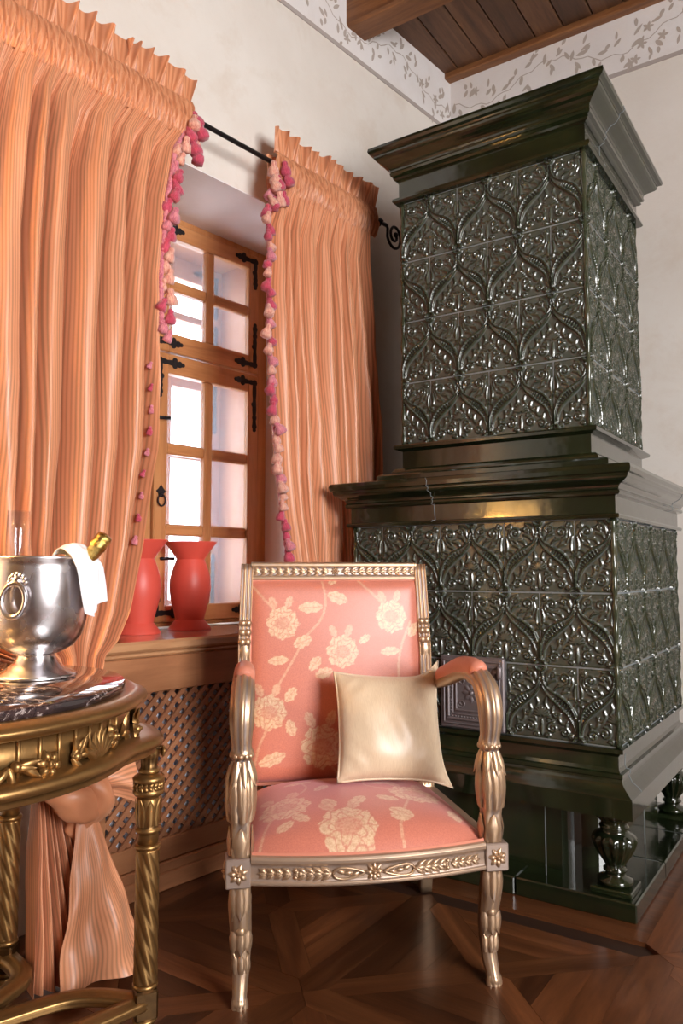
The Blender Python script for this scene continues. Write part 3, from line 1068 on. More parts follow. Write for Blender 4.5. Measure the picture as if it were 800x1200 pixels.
# tassel fringe
def tassel_mesh(mat):
    prof = [(.002, -.040), (.0155, -.039), (.0165, -.030), (.0135, -.018), (.008, -.010), (.0095, -.005), (.008, .001), (.002, .004)]
    return MB().lathe(prof, 12, mod=lambda a, z: 1 + (.10*math.cos(6*a) if z < -.012 else 0)).mesh('tassel', mat)
TM = [tassel_mesh(M['rasp']), tassel_mesh(M['peach']), tassel_mesh(M['plum'])]
def fringe(root, fn, side, E, zs, seed, count, zt=2.43, zb=.012):
    r = random.Random(seed)
    for k in range(count):
        z = zs[0] + (zs[1]-zs[0])*k/(count-1)
        v = (z - zt)/(zb - zt)
        p = fn(1.0 if side > 0 else 0.0, v)
        me = TM[[0, 1, 0, 1, 2, 1][(k*5 + r.randint(0, 2)) % 6]]
        tuck = 1.0 if (side > 0 and z < 1.70) else 0.0
        if tuck and k % 2: continue
        if tuck: me = TM[0 if k % 4 else 2]
        o = link('tassel', me, root, (p[0] + side*(.012 + .010*(k % 2))*(1-tuck) - tuck*.016 + r.uniform(-.004, .004), p[1] - (.012 + .012*(k % 2))*(1-tuck) + tuck*.022, z + .018))
        o.rotation_euler = (r.uniform(-.25, .25), -side*r.uniform(.15, .55), r.uniform(0, 3))
        sc = r.uniform(.9, 1.2) * (.55 if tuck else 1)
        o.scale = (sc, sc, sc)
    # braid behind the tassels
    n = 120
    pts = []
    for k in range(n):
        z = zs[0] + .02 + ((1.72 if side > 0 else zs[1])-zs[0])*k/(n-1)
        v = min(1, max(0, (z - zt)/(zb - zt)))
        p = fn(1.0 if side > 0 else 0.0, v)
        tk = 1.0 if (side > 0 and z < 1.70) else 0.0
        pts.append((p[0] + side*.002 - .012*tk, p[1] - .004 + .012*tk, z))
    MB().tube(pts, .0085, 8, sec=lambda a, i: 1 + .25*math.sin(i*2.6 + a)).build('braid', M['plum'], root)
fringe(cl, fL, 1, LE, (2.40, 1.05), 3, 42)
fringe(cr, fR, -1, RE, (2.42, .75), 5, 50)
for k in range(9):      # clusters where the fringe turns over the header
    rr = random.Random(k)
    o = link('tassel', TM[k % 2], cr, (1.850 + .075*rr.random(), 1.925 + .02*rr.random(), 2.475 - .019*k + .02))
    o.rotation_euler = (rr.uniform(-.3, .3), rr.uniform(-.3, .5), 0); o.scale = (1.25, 1.25, 1.25)
for k in range(7):
    rr = random.Random(40 + k)
    o = link('tassel', TM[[0, 1, 0][k % 3]], cl, (1.475 + .05*rr.random(), 1.925 + .02*rr.random(), 2.47 - .02*k + .02))
    o.rotation_euler = (rr.uniform(-.3, .3), rr.uniform(-.5, .3), 0); o.scale = (1.25, 1.25, 1.25)

# ------------------------------------------------------------------ tiled stove
stove = empty('tiled_stove', (-1.08, 2.84, 0))
tag(stove, 'tall dark green glazed tile stove on vase feet in the room corner', 'stove')
OX, OY = -1.08, 2.84
def SP(x, y, z): return (x - OX, y - OY, z)
LX0, LX1, LY0, LY1, LZ0, LZ1 = -1.545, -.618, 2.386, 3.306, .475, 1.158
UX0, UX1, UY0, UY1, UZ0, UZ1 = -1.395, -.708, 2.486, 3.173, 1.464, 2.395

def ring_sweep(rect, prof, name, mat, closed_top=True):
    x0, x1, y0, y1 = rect
    mb = MB()
    vs, fs = [], []
    for (o, z) in prof:
        for (x, y) in ((x0-o, y0-o), (x1+o, y0-o), (x1+o, y1+o), (x0-o, y1+o)):
            vs.append(SP(x, y, z))
    n = len(prof)
    for i in range(n-1):
        for j in range(4):
            k = (j+1) % 4
            fs.append((i*4+j, i*4+k, (i+1)*4+k, (i+1)*4+j))
    fs.append((3, 2, 1, 0))
    fs.append(tuple((n-1)*4+j for j in range(4)))
    mb.add(vs, fs, False)
    return mb.build(name, mat, stove)
def ogee(o0, z0, o1, z1, n=7, kind='cyma'):
    out = []
    for k in range(n+1):
        q = k/n
        f = q - .16*math.sin(2*PI*q) if kind == 'cyma' else (math.sin(q*PI/2) if kind == 'ovolo' else 1-math.cos(q*PI/2))
        out.append((o0 + (o1-o0)*f, z0 + (z1-z0)*q))
    return out
LR = (LX0, LX1, LY0, LY1); UR = (UX0, UX1, UY0, UY1)
# plinth of slabs with pale joints
px0, px1, py0, py1 = -1.60, -.567, 2.333, 3.40
def slab(a, b, nm='plinth_slab'):
    MB().box(SP(*a), SP(*b), .004).build(nm, M['glaze'], stove)
g = .0015
slab((px0, py0, 0), (-.929-g, 2.62, .055)); slab((-.929+g, py0, 0), (px1, 2.72-g, .055)); slab((-.929+g, 2.72+g, 0), (px1, 3.05-g, .055)); slab((-.929+g, 3.05+g, 0), (px1, py1, .055))
slab((px0, 2.62+g*2, 0), (-.929-g, py1, .055))
MB().box(SP(px0+.02, py0+.02, .001), SP(px1-.02, py1-.02, .053)).build('plinth_grout', M['grout'], stove)
# recessed core between the feet, with hollowed corners
def arc(cx, cy, r, a0, a1, n=10):
    return [(cx + r*math.cos(a0+(a1-a0)*k/n), cy + r*math.sin(a0+(a1-a0)*k/n)) for k in range(n+1)]
poly = [(-1.36, 2.40), (-.80, 2.40)] + [( -.80 + .14*(1-math.cos(q*PI/2)) , 2.40 + .20*math.sin(q*PI/2)) for q in np.linspace(.15, 1, 8)] + [(-.66, 3.06)] + \
       [(-.66 - .14*math.sin(q*PI/2), 3.06 + .20*(1-math.cos(q*PI/2))) for q in np.linspace(.15, 1, 8)] + [(-1.36, 3.26), (-1.50, 3.06), (-1.50, 2.60)]
MB().prism([SP(x, y, 0)[:2] for x, y in poly], .0552, .281).build('core', M['glaze'], stove)
MB().box(SP(-.851-.0015, 2.3985, .056), SP(-.851+.0015, 2.402, .28)).build('joint', M['grout'], stove)
MB().box(SP(-.6615, 2.853, .056), SP(-.6585, 2.856, .28)).build('joint', M['grout'], stove)
# vase feet
def foot_mesh():
    mb = MB()
    mb.box((-.060, -.060, 0), (.060, .060, .018), .003)
    prof = [(.044, .018), (.052, .026), (.050, .036), (.030, .044), (.026, .052), (.034, .057), (.034, .063), (.026, .068), (.030, .080), (.050, .110), (.060, .135), (.064, .150), (.058, .162), (.046, .168), (.038, .176), (.044, .184), (.040, .190), (.036, .196), (.050, .212), (.058, .2255)]
    mb.lathe(prof, 112, mod=lambda a, z: 1 + (.055*math.cos(14*a) if (.072 < z < .156 or z > .198) else 0))
    return mb.mesh('vase_foot', M['glaze'])
fm = foot_mesh()
for (x, y) in ((-.645, 2.413), (-.645, 3.24), (-1.52, 2.413), (-1.52, 3.24)):
    link('vase_foot', fm, stove, SP(x, y, .0548))
PBASE = [(-.12, .2805), (.045, .2805), (.045, .338)] + ogee(.042, .342, .008, .385, 6, 'ovolo')[0:] + [(.012, .388), (.012, .399), (.002, .402), (-.002, .412), (-.002, .448), (.004, .456), (.016, .460), (.016, .472), (-.01, .4752)]
ring_sweep(LR, PBASE, 'base_moulding', M['glaze'])
MB().box(SP(LX0+.006, LY0-.001, .470), SP(LX1-.006, LY1+.001, 1.160)).box(SP(LX0-.001, LY0+.006, .470), SP(LX1+.001, LY1-.006, 1.160)).build('lower_body', M['grout'], stove)
PLOW = [(-.01, 1.158), (.024, 1.158), (.026, 1.166), (.024, 1.171), (.012, 1.174), (.012, 1.226), (.026, 1.229), (.030, 1.235), (.028, 1.241), (.024, 1.244)] + ogee(.026, 1.246, .062, 1.284, 8) + [(.064, 1.288), (.071, 1.291), (.073, 1.304), (.070, 1.315), (.062, 1.318), (-.02, 1.322)]
ring_sweep(LR, PLOW, 'lower_cornice', M['glaze'])
ring_sweep(UR, [(.075, 1.318), (.075, 1.345), (.068, 1.351), (.036, 1.353)] + ogee(.036, 1.355, .022, 1.376, 4, 'cove') + [(.004, 1.379), (.004, 1.440), (.014, 1.444), (.028, 1.449), (.030, 1.459), (.026, 1.464), (-.02, 1.465)], 'upper_base', M['glaze'])
MB().box(SP(UX0+.006, UY0-.001, 1.460), SP(UX1-.006, UY1+.001, 2.397)).box(SP(UX0-.001, UY0+.006, 1.460), SP(UX1+.001, UY1-.006, 2.397)).build('upper_body', M['grout'], stove)
PTOP = [(-.01, 2.395), (.024, 2.395), (.030, 2.402), (.028, 2.412), (.010, 2.416), (.010, 2.482), (.022, 2.486), (.027, 2.492), (.024, 2.499), (.034, 2.503), (.036, 2.512), (.032, 2.516)] + ogee(.034, 2.518, .080, 2.572, 9) + [(.083, 2.576), (.094, 2.580), (.098, 2.590), (.096, 2.601), (.088, 2.606), (-.02, 2.607)]
ring_sweep(UR, PTOP, 'top_cornice', M['glaze'])
# pale cracks where the cornice pieces meet
def crack(pts, r=.0016):
    MB().tube([SP(*p) for p in pts], r, 6).build('joint', M['grout'], stove)
def joint_x(prof, x1, y, zmin, zmax):
    """pale joint on the face towards +x, following the moulding"""
    crack([(x1 + o + .0002, y + .004*math.sin(i*1.9), z) for i, (o, z) in enumerate(prof) if zmin <= z <= zmax and o > -.008], .0013)
def joint_y(prof, y0, x, zmin, zmax):
    crack([(x + .004*math.sin(i*1.9), y0 - o - .0002, z) for i, (o, z) in enumerate(prof) if zmin <= z <= zmax and o > -.008], .0013)
joint_x(PTOP, UX1, 2.65, 2.396, 2.602)
joint_y(PLOW, LY0, -1.215, 1.16, 1.316)
joint_x(PLOW, LX1, 3.145, 1.225, 1.316)
joint_y(PBASE, LY0, -1.215, .282, .47)
joint_x(PBASE, LX1, 2.46, .335, .47)

# relief tile: ogee leaves, scrolls, medallions
NT = 104
def seg_dist(X, Y, pl):
    D = np.full(X.shape, 9.0); A = np.zeros(X.shape)
    s = 0.0
    for (x0, y0), (x1, y1) in zip(pl[:-1], pl[1:]):
        dx, dy = x1-x0, y1-y0
        L2 = dx*dx+dy*dy + 1e-12
        t = np.clip(((X-x0)*dx+(Y-y0)*dy)/L2, 0, 1)
        d = np.hypot(X-(x0+t*dx), Y-(y0+t*dy))
        L = math.sqrt(L2)
        m = d < D
        D = np.where(m, d, D); A = np.where(m, s+t*L, A)
        s += L
    return D, A, s
def tile_height(X, Y):
    xs = np.abs(X - .5)
    H = np.zeros(X.shape)
    cl_ = [(p[0], p[1]) for p in smooth_path([(.006, .955), (.012, .83), (.045, .715), (.13, .62), (.25, .535), (.36, .44), (.435, .33), (.475, .19), (.488, .0)], 40)]
    D, A, Ln = seg_dist(xs, Y, cl_)
    q = A/Ln
    w = .012 + .050*np.exp(-((q-.52)/.25)**2)
    k = D/w
    lam = np.where(k < 1.25, 1.0, 0.0)
    rib = .80*np.exp(-((k-1.0)/.28)**2) + .28*np.exp(-(k/.9)**2)
    rib += .42*np.exp(-(k/.62)**4)*np.exp(-((q-.55)/.16)**4)*np.sin(A*2*PI/.046)
    mask = np.exp(-(k/1.5)**6)
    bg = np.zeros(X.shape)
    def stroke(pts, wd, h=1.0):
        nonlocal bg
        d, a, L = seg_dist(xs, Y, [(p[0], p[1]) for p in smooth_path(pts, 9)])
        ww = wd*(.45+.75*np.sin(PI*np.clip(a/L*.85+.1, 0, 1)))
        bg = np.maximum(bg, h*np.exp(-(d/ww)**2))
    def spiral(cx, cy, r, a0, sgn, turns=1.5, wd=.014, h=.9):
        nonlocal bg
        pts = []
        for i in range(26):
            t = i/25
            a = a0 + sgn*turns*2*PI*t
            rr = r*(1-.86*t)
            pts.append((cx+rr*math.cos(a), cy+rr*math.sin(a)))
        d, a, L = seg_dist(xs, Y, pts)
        bg = np.maximum(bg, h*np.exp(-(d/wd)**2))
        d2 = np.hypot(xs-cx, Y-cy)
        bg = np.maximum(bg, h*.9*np.exp(-(d2/(r*.22))**2))
    # above the leaves
    spiral(.335, .845, .085, -1.5, 1); spiral(.165, .885, .060, -2.6, -1, 1.4, .012); spiral(.44, .925, .040, 2, 1, 1.3, .010)
    for i in range(5):
        t = i/4
        bx, by = .10+.33*t, .735-.30*t
        stroke([(bx, by), (bx+.04, by+.055), (bx+.115, by+.075)], .017, .85)
        if i % 2 == 0:
            stroke([(bx+.05, by+.10), (bx+.09, by+.15), (bx+.16, by+.16)], .015, .7)
    stroke([(.07, .80), (.10, .92), (.19, .97)], .016, .8); stroke([(.24, .76), (.31, .74), (.40, .765)], .015, .7); stroke([(.40, .70), (.44, .78), (.43, .87)], .014, .7)
    stroke([(.47, .55), (.46, .66), (.48, .78)], .014, .75)
    # below the leaves
    spiral(.155, .155, .080, 1.4, 1); spiral(.315, .105, .070, 2.6, -1, 1.4, .013); spiral(.075, .045, .04, 0, 1, 1.2, .011); spiral(.41, .055, .035, 1, 1, 1.2, .010)
    spiral(.20, .335, .045, .6, -1, 1.2, .012)
    for i in range(5):
        a = i/4*1.35
        stroke([(.005+.02*math.sin(a), .30+.02*math.cos(a)), (.06*math.sin(a), .30+.09*math.cos(a)), (.105*math.sin(a)+.01, .30+.13*math.cos(a))], .016, .9)
    for i in range(4):
        t = i/3
        bx, by = .07+.29*t, .560-.30*t
        stroke([(bx, by), (bx-.02, by-.08), (bx+.025, by-.15)], .018, .8)
    stroke([(.0, .05), (.004, .15), (.0, .26)], .015, .8)
    stroke([(.25, .24), (.31, .22), (.36, .25)], .015, .7)
    stroke([(.08, .24), (.10, .29), (.15, .27)], .014, .7)
    H = .50*bg*(1-mask) + mask*rib*1.0 + .05*(1-mask)
    # stem along the joint, medallions at the bottom corners and top centre
    de = .5 - xs
    H = np.maximum(H, .75*np.exp(-(de/.020)**2)*np.clip((.36-Y)/.06, 0, 1))
    for (cx, cy) in ((.5, 0.0), (.0, 1.0)):
        r = np.hypot(xs-cx, Y-cy)
        ringh = .95*np.exp(-((r-.062)/.017)**2) + .8*np.exp(-(r/.026)**2)
        H = np.where(r < .085, ringh, H)
    # groove under the apex and upper half-joint
    H -= .35*np.exp(-(xs/.012)**2)*np.clip((Y-.66)/.05, 0, 1)*np.clip((.93-Y)/.03, 0, 1)
    return H
def tile_mesh(x0, x1, name):
    nx = max(8, int(NT*(x1-x0)))
    X, Y = np.meshgrid(np.linspace(x0, x1, nx+1), np.linspace(0, 1, NT+1))
    H = tile_height(X, Y)
    edge = np.minimum(np.minimum(X-x0, x1-X), np.minimum(Y, 1-Y))
    H = H*1.0
    m = .0115
    xx = x0 + m + (X-x0)*(x1-x0-2*m)/(x1-x0)
    yy = m + Y*(1-2*m)
    dep = -.0056 - .0140*H
    vs = [(xx[j, i], dep[j, i], yy[j, i]) for j in range(NT+1) for i in range(nx+1)]
    fs = [(j*(nx+1)+i, j*(nx+1)+i+1, (j+1)*(nx+1)+i+1, (j+1)*(nx+1)+i) for j in range(NT) for i in range(nx)]
    mb = MB().add(vs, fs, True)
    # rim down to the body
    bd_ = [(j, 0) for j in range(NT, -1, -1)] + [(0, i) for i in range(1, nx+1)] + [(j, nx) for j in range(1, NT+1)] + [(NT, i) for i in range(nx-1, 0, -1)]
    ring = [vs[j*(nx+1)+i] for j, i in bd_]
    n = len(ring)
    mb.add(ring + [(p[0], .006, p[2]) for p in ring], [(k, k+n, (k+1) % n + n, (k+1) % n) for k in range(n)], False)
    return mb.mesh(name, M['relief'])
TF, TLh, TRh = tile_mesh(0, 1, 'tile'), tile_mesh(.5, 1, 'half_tile'), tile_mesh(0, .5, 'half_tile')
def tile_face(org, rot, n, wd, z0, rows, rh, par0, skip=()):
    """org = left end of the face at the body surface; tiles laid along local x after rot"""
    ca, sa = math.cos(rot), math.sin(rot)
    for r in range(rows):                   # r = 0 is the top row
        z = z0 + (rows-1-r)*rh
        half = (r + par0) % 2 == 0
        lay = ([(TLh, -.5, 0)] + [(TF, k+.5, k+.5) for k in range(n-1)] + [(TRh, n-.5, n-.5)]) if half else [(TF, k, k) for k in range(n)]
        for me, off, key in lay:
            if (r, key) in skip: continue
            o = link('tile', me, stove, SP(org[0]+off*wd*ca, org[1]+off*wd*sa, z), rot)
            o.scale = (wd, 1, rh)
wF, wS, hL = (LX1-LX0)/4, (LY1-LY0)/4, (LZ1-LZ0)/3
tile_face((LX0, LY0+.004), 0, 4, wF, LZ0, 3, hL, 0, {(2, 1.5)})
tile_face((LX1-.004, LY0), PI/2, 4, wS, LZ0, 3, hL, 0)
tile_face((LX0+.004, LY1), -PI/2, 4, wS, LZ0, 3, hL, 0)
uF, uS, hU = (UX1-UX0)/3, (UY1-UY0)/3, (UZ1-UZ0)/4
tile_face((UX0, UY0+.004), 0, 3, uF, UZ0, 4, hU, 1)
tile_face((UX1-.004, UY0), PI/2, 3, uS, UZ0, 4, hU, 1)
tile_face((UX0+.004, UY1), -PI/2, 3, uS, UZ0, 4, hU, 1)

# rounded glazed strips on the vertical corners
for (x, y, z0, z1) in ((LX1, LY0, LZ0, LZ1), (LX0, LY0, LZ0, LZ1), (LX1, LY1, LZ0, LZ1), (UX1, UY0, UZ0, UZ1), (UX0, UY0, UZ0, UZ1), (UX1, UY1, UZ0, UZ1)):
    nz = 60
    pts = [SP(x, y, z0 + (z1-z0)*k/nz) for k in range(nz+1)]
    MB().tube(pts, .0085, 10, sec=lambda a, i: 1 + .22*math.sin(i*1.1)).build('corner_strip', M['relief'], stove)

# cast iron fire door
dx0, dx1, dz0, dz1 = -1.197+.003, -.966-.001, .479, .716
fd = MB()
fd.box(SP(dx0, LY0-.020, dz0), SP(dx1, LY0+.010, dz1), .004)
fdo = fd.build('fire_door', M['castiron'], stove)
mb = MB()
def frame_rect(x0, x1, z0, z1, w, y, h):
    for a, b in (((x0, z0), (x1, z0+w)), ((x0, z1-w), (x1, z1)), ((x0, z0+w), (x0+w, z1-w)), ((x1-w, z0+w), (x1, z1-w))):
        mb.box(SP(a[0], y-h, a[1]), SP(b[0], y, b[1]), h*.4)
yf = LY0-.0195
for k, (ins, w, h_) in enumerate(((.012, .006, .005), (.026, .010, .008), (.044, .005, .004), (.056, .007, .006))):
    frame_rect(dx0+ins, dx1-ins, dz0+ins, dz1-ins, w, yf, h_)
mb.build('raised_frame', M['castiron'], fdo)
mb = MB()
cx, cz = (dx0+dx1)/2, (dz0+dz1)/2
orn_rosette(mb, SP(cx, yf, cz), (0, -1, 0), .034, .006, 8)
for sx in (-1, 1):
    for sz in (-1, 1):
        orn_spiral(mb, SP(cx+sx*.036, yf, cz+sz*.036), (sx, 0, 0), (0, 0, sz), (0, -1, 0), .015, .003, 1.3)
for k in range(14):
    for zz in (dz0+.0385, dz1-.0385):
        orn_dome(mb, SP(dx0+.045+k*(dx1-dx0-.09)/13, yf, zz), (0, -1, 0), .0035, .003, 6)
    for xx in (dx0+.0385, dx1-.0385):
        orn_dome(mb, SP(xx, yf, dz0+.045+k*(dz1-dz0-.09)/13), (0, -1, 0), .0035, .003, 6)
mb.build('cast_ornament', M['castiron'], fdo)
for zz in (dz0+.045, dz1-.045):
    mb = MB().lathe([(.007, -.020), (.009, -.014), (.009, .014), (.007, .020)], 12, SP(dx1-.010, LY0-.032, zz))
    mb.box(SP(dx1-.034, LY0-.030, zz-.006), SP(dx1-.010, LY0-.020, zz+.006), .002)
    mb.build('hinge', M['castiron'], fdo)
mb = MB().tube([SP(dx1-.022, LY0-.030, dz0+.07), SP(dx1-.022, LY0-.036, dz0+.10), SP(dx1-.022, LY0-.036, dz1-.10), SP(dx1-.022, LY0-.03, dz1-.07)], .005, 8)
mb.build('latch', M['castiron'], fdo)

# ------------------------------------------------------------------ armchair
CH = empty('armchair', (-1.01, 1.6155, 0), math.atan2(.690, .722))
tag(CH, 'gilt carved armchair upholstered in coral silk with cream flowers', 'armchair')
FX = .307                                    # front leg axis
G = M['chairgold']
def front_leg(sx):
    path = smooth_path([(sx*FX, .004, .275), (sx*FX, .006, .22), (sx*(FX-.004), .016, .14), (sx*(FX-.004), .014, .07), (sx*(FX-.001), -.004, .022), (sx*FX, -.012, .0)], 30)
    def rr(i):
        q = i/30
        return float(np.interp(q, [0, .05, .2, .42, .55, .8, .93, 1], [.027, .024, .027, .024, .020, .0165, .019, .015]))
    mb = MB().tube(path, rr, 28, up=(0, 1, 0), sec=lambda a, i: 1 + .045*math.cos(10*a))
    P = lambda q: path[int(q*30)]
    front = (0, -1, .0)
    for a in (-.9, 0, .9):
        d = (math.sin(a), -math.cos(a), 0)
        for q, ln, wd, dn in ((.04, .075, .028, -1), (.36, .055, .026, -1), (.62, .045, .020, 1), (.80, .05, .022, -1)):
            b = np.array(P(q)); r = rr(int(q*30))
            orn_leaf(mb, b + np.array(d)*(r*.93), (d[0]*-.10, d[1]*-.10, dn), d, ln, wd, .0105, .6, 4)
    orn_dome(mb, np.array(P(.36)) + np.array((0, -.022, 0)), (0, -1, 0), .012, .009)
    return mb.build('front_leg', G, CH)
def block(sx):
    mb = MB()
    w = .029
    mb.box((sx*(FX+.006)-w, -.030, .270), (sx*(FX+.006)+w, .028, .336), .003)
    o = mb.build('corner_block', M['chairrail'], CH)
    r = MB()
    orn_rosette(r, (sx*(FX+.006), -.030, .303), (0, -1, 0), .024, .008, 7)
    orn_rosette(r, (sx*(FX+.006)+sx*w, 0, .303), (sx, 0, 0), .022, .006, 7)
    r.build('rosette', G, o)
def arm_post(sx):
    path = smooth_path([(sx*FX, 0, .334), (sx*FX, -.002, .405), (sx*(FX+.001), -.006, .465), (sx*FX, -.002, .53), (sx*(FX-.001), -.002, .57), (sx*(FX+.001), -.010, .62), (sx*(FX), -.006, .67), (sx*(FX-.003), .022, .712), (sx*(FX-.007), .065, .729), (sx*(FX-.010), .105, .727)], 60)
    def rr(i):
        q = i/60
        return float(np.interp(q, [0, .11, .13, .2, .27, .37, .405, .43, .445, .46, .49, .6, .72, .85, .95, 1], [.025, .024, .027, .033, .0335, .023, .020, .026, .0275, .024, .022, .028, .0285, .026, .024, .020]))
    def sec(a, i):
        q = i/60
        if q < .12:      # square carved shaft
            c = max(abs(math.cos(a)), abs(math.sin(a)))
            return .88/c
        if q > .45:
            return 1 + .10*math.cos(10*a)
        return 1 + .07*math.cos(9*a + q*14)
    mb = MB().tube(path, rr, 36, up=(0, 1, 0), sec=sec)
    for k in range(11):          # bead collar
        a = 2*PI*k/11
        c = np.array(path[26]) + np.array((math.cos(a)*.024, math.sin(a)*.024, 0))
        orn_dome(mb, c, (math.cos(a), math.sin(a), 0), .0075, .006, 8)
    for k in range(8):           # acanthus wrapping the swelling
        a = 2*PI*k/8 + .2
        d = np.array((math.cos(a), math.sin(a), 0))
        c = np.array(path[8]) + d*.028
        orn_leaf(mb, c, (d[0]*.06, d[1]*.06, 1), d, .115, .026, .010, -.5, 5)
        c2 = np.array(path[24]) + d*.021
        orn_leaf(mb, c2, (d[0]*.25, d[1]*.25, -1), d, .060, .020, .008, .5, 3)
    for d in ((0, -1, 0), (sx, 0, 0), (-sx, 0, 0)):
        orn_leaf(mb, np.array((sx*FX, 0, .338)) + np.array(d)*.0235, (0, 0, 1), d, .066, .038, .010, .2, 5)
    return mb.build('arm_post', G, CH)
def arm_rest(sx):
    pts = smooth_path([(sx*(FX-.009), .085, .730), (sx*(FX-.012), .17, .724), (sx*.292, .30, .688), (sx*.286, .460, .655)], 20)
    o = MB().tube(pts, lambda i: .021, 16, up=(0, 0, 1)).build('arm_rail', G, CH)
    pad = smooth_path([(sx*(FX-.008), .040, .7375), (sx*(FX-.009), .052, .744), (sx*(FX-.011), .10, .747), (sx*(FX-.013), .17, .740), (sx*.294, .26, .715), (sx*.292, .32, .697), (sx*.292, .335, .690)], 36)
    MB().tube(pad, lambda i: .0255*float(np.interp(i/36, [0, .05, .15, .9, .97, 1], [.25, .75, 1, 1, .8, .3])), 20, up=(0, 0, 1)).build('arm_pad', M['padsilk'], CH)
for sx in (-1, 1):
    front_leg(sx); block(sx); arm_post(sx); arm_rest(sx)

# seat rails
def bow(x):   # y of the front rail's face at x
    return -.022 - .040*(1 - (x/.29)**2)
def ffront(u, v):
    x = -.284 + .568*u
    prof = [(0, .274), (-.004, .278), (-.004, .283), (0, .286), (.002, .300), (.002, .318), (-.002, .322), (-.007, .326), (-.008, .334), (-.004, .340), (.012, .343)]
    q = v*(len(prof)-1); i = min(int(q), len(prof)-2); f = q-i
    return (x, bow(x) + prof[i][0]*(1-f)+prof[i+1][0]*f, prof[i][1]*(1-f)+prof[i+1][1]*f)
mb = MB().grid(60, 40, ffront)
mb.grid(60, 1, lambda u, v: (-.284+.568*u, bow(-.284+.568*u) + (1-v)*.04, .274))
fr_ = mb.build('front_rail', M['chairrail'], CH)
gl = MB()
def fmap(x, z): return np.array((x, bow(x)+.0015, z))
def nrm(x):
    dy = 2*.040*x/.29**2
    return np.array(Vector((dy, -1, 0)).normalized())
orn_rosette(gl, fmap(0, .302), nrm(0), .023, .008, 8)
for sx in (-1, 1):
    t_ = lambda x: np.array(Vector((1, 2*.040*x/.29**2, 0)).normalized())*sx
    # heart-shaped scroll beside the rosette
    loop = []
    for k in range(24):
        a = k/23*2*PI
        lx = .060 + .036*math.cos(a) ; lz = .302 + .017*math.sin(a)*(1.0 - .5*math.cos(a) if False else (.35+.65*(lx-.024)/.072))
        loop.append(fmap(sx*lx, lz) + nrm(sx*lx)*.003)
    gl.tube(loop, .0032, 6, closed=True)
    for k in range(3):
        orn_leaf(gl, fmap(sx*(.036+.016*k), .302), t_(sx*.05) + np.array((0, 0, .35*(k-1))), nrm(sx*.05), .022, .012, .006)
    for k in range(9):
        x0 = .100 + .0185*k
        sz = 1.0 if k not in (4,) else .5
        for dz in (-.65, 0, .65):
            orn_leaf(gl, fmap(sx*x0, .302), t_(sx*x0) + np.array((0, 0, dz)), nrm(sx*x0), .030*(1-.035*k)*sz, .012, .0065, .3, 2)
    orn_dome(gl, fmap(sx*.172, .302), nrm(sx*.172), .008, .007)
    orn_dome(gl, fmap(sx*.182, .310), nrm(sx*.182), .006, .006)
    orn_dome(gl, fmap(sx*.182, .294), nrm(sx*.182), .006, .006)
gl.build('rail_carving', G, fr_)
for sx in (-1, 1):
    mb = MB()
    mb.add([(sx*.318, .02, .276), (sx*.300, .50, .276), (sx*.300, .50, .340), (sx*.318, .02, .340), (sx*.288, .02, .276), (sx*.272, .50, .276), (sx*.272, .50, .340), (sx*.288, .02, .340)],
           [(0, 1, 2, 3), (7, 6, 5, 4), (3, 2, 6, 7), (0, 4, 5, 1), (0, 3, 7, 4), (1, 5, 6, 2)], False)
    mb.build('side_rail', M['chairrail'], CH)
MB().box((-.272, .47, .276), (.272, .50, .34), .003).build('back_rail', M['chairrail'], CH)

# back frame: fluted posts sweeping up from sabre rear legs, panelled crest
BYL = [(.0, .560), (.10, .525), (.30, .488), (.42, .480), (.60, .490), (.80, .505), (.95, .520), (1.02, .530)]
def by(z): return float(np.interp(z, [p[0] for p in BYL], [p[1] for p in BYL]))
def bx(z): return float(np.interp(z, [0, .3, .5, .75, 1.02], [.295, .276, .278, .281, .272]))
def rear_leg(sx):
    zs = np.linspace(0, .36, 14)
    path = [(sx*bx(z), by(z), z) for z in zs]
    MB().tube(path, lambda i: .020 + .006*i/13, 16, up=(0, 1, 0), sec=lambda a, i: .9/max(abs(math.cos(a)), abs(math.sin(a)))).build('rear_leg', G, CH)
    def post(z0, z1, nm, n=30):
        zs = np.linspace(z0, z1, n)
        mb = MB()
        hw = .0175
        # flat post with three reeds on the front
        cols = 25
        vs, fs = [], []
        for z in zs:
            c = (sx*bx(z), by(z))
            for k in range(cols):
                u = k/(cols-1)*2-1
                y = -.018 - .006*abs(math.sin(u*PI*1.5))
                vs.append((c[0]+u*hw, c[1]+y, z))
            vs.append((c[0]+hw, c[1]+.018, z)); vs.append((c[0]-hw, c[1]+.018, z))
        w_ = cols+2
        for i in range(n-1):
            for k in range(w_):
                k2 = (k+1) % w_
                fs.append((i*w_+k, i*w_+k2, (i+1)*w_+k2, (i+1)*w_+k))
        fs.append(tuple(range(w_))[::-1]); fs.append(tuple((n-1)*w_+k for k in range(w_)))
        mb.add(vs, fs, True)
        return mb
    mb = post(.345, 1.020, 'p', 34)
    # carved clasp where the arm meets
    for k in range(3):
        z = .785 + .028*k
        for u in (-.008, .008):
            orn_dome(mb, (sx*bx(z)+u, by(z)-.022, z), (0, -1, 0), .012, .008, 8)
    orn_leaf(mb, (sx*bx(.77), by(.77)-.022, .775), (0, 0, -1), (0, -1, 0), .05, .032, .006)
    mb.build('back_post', G, CH)
for sx in (-1, 1): rear_leg(sx)
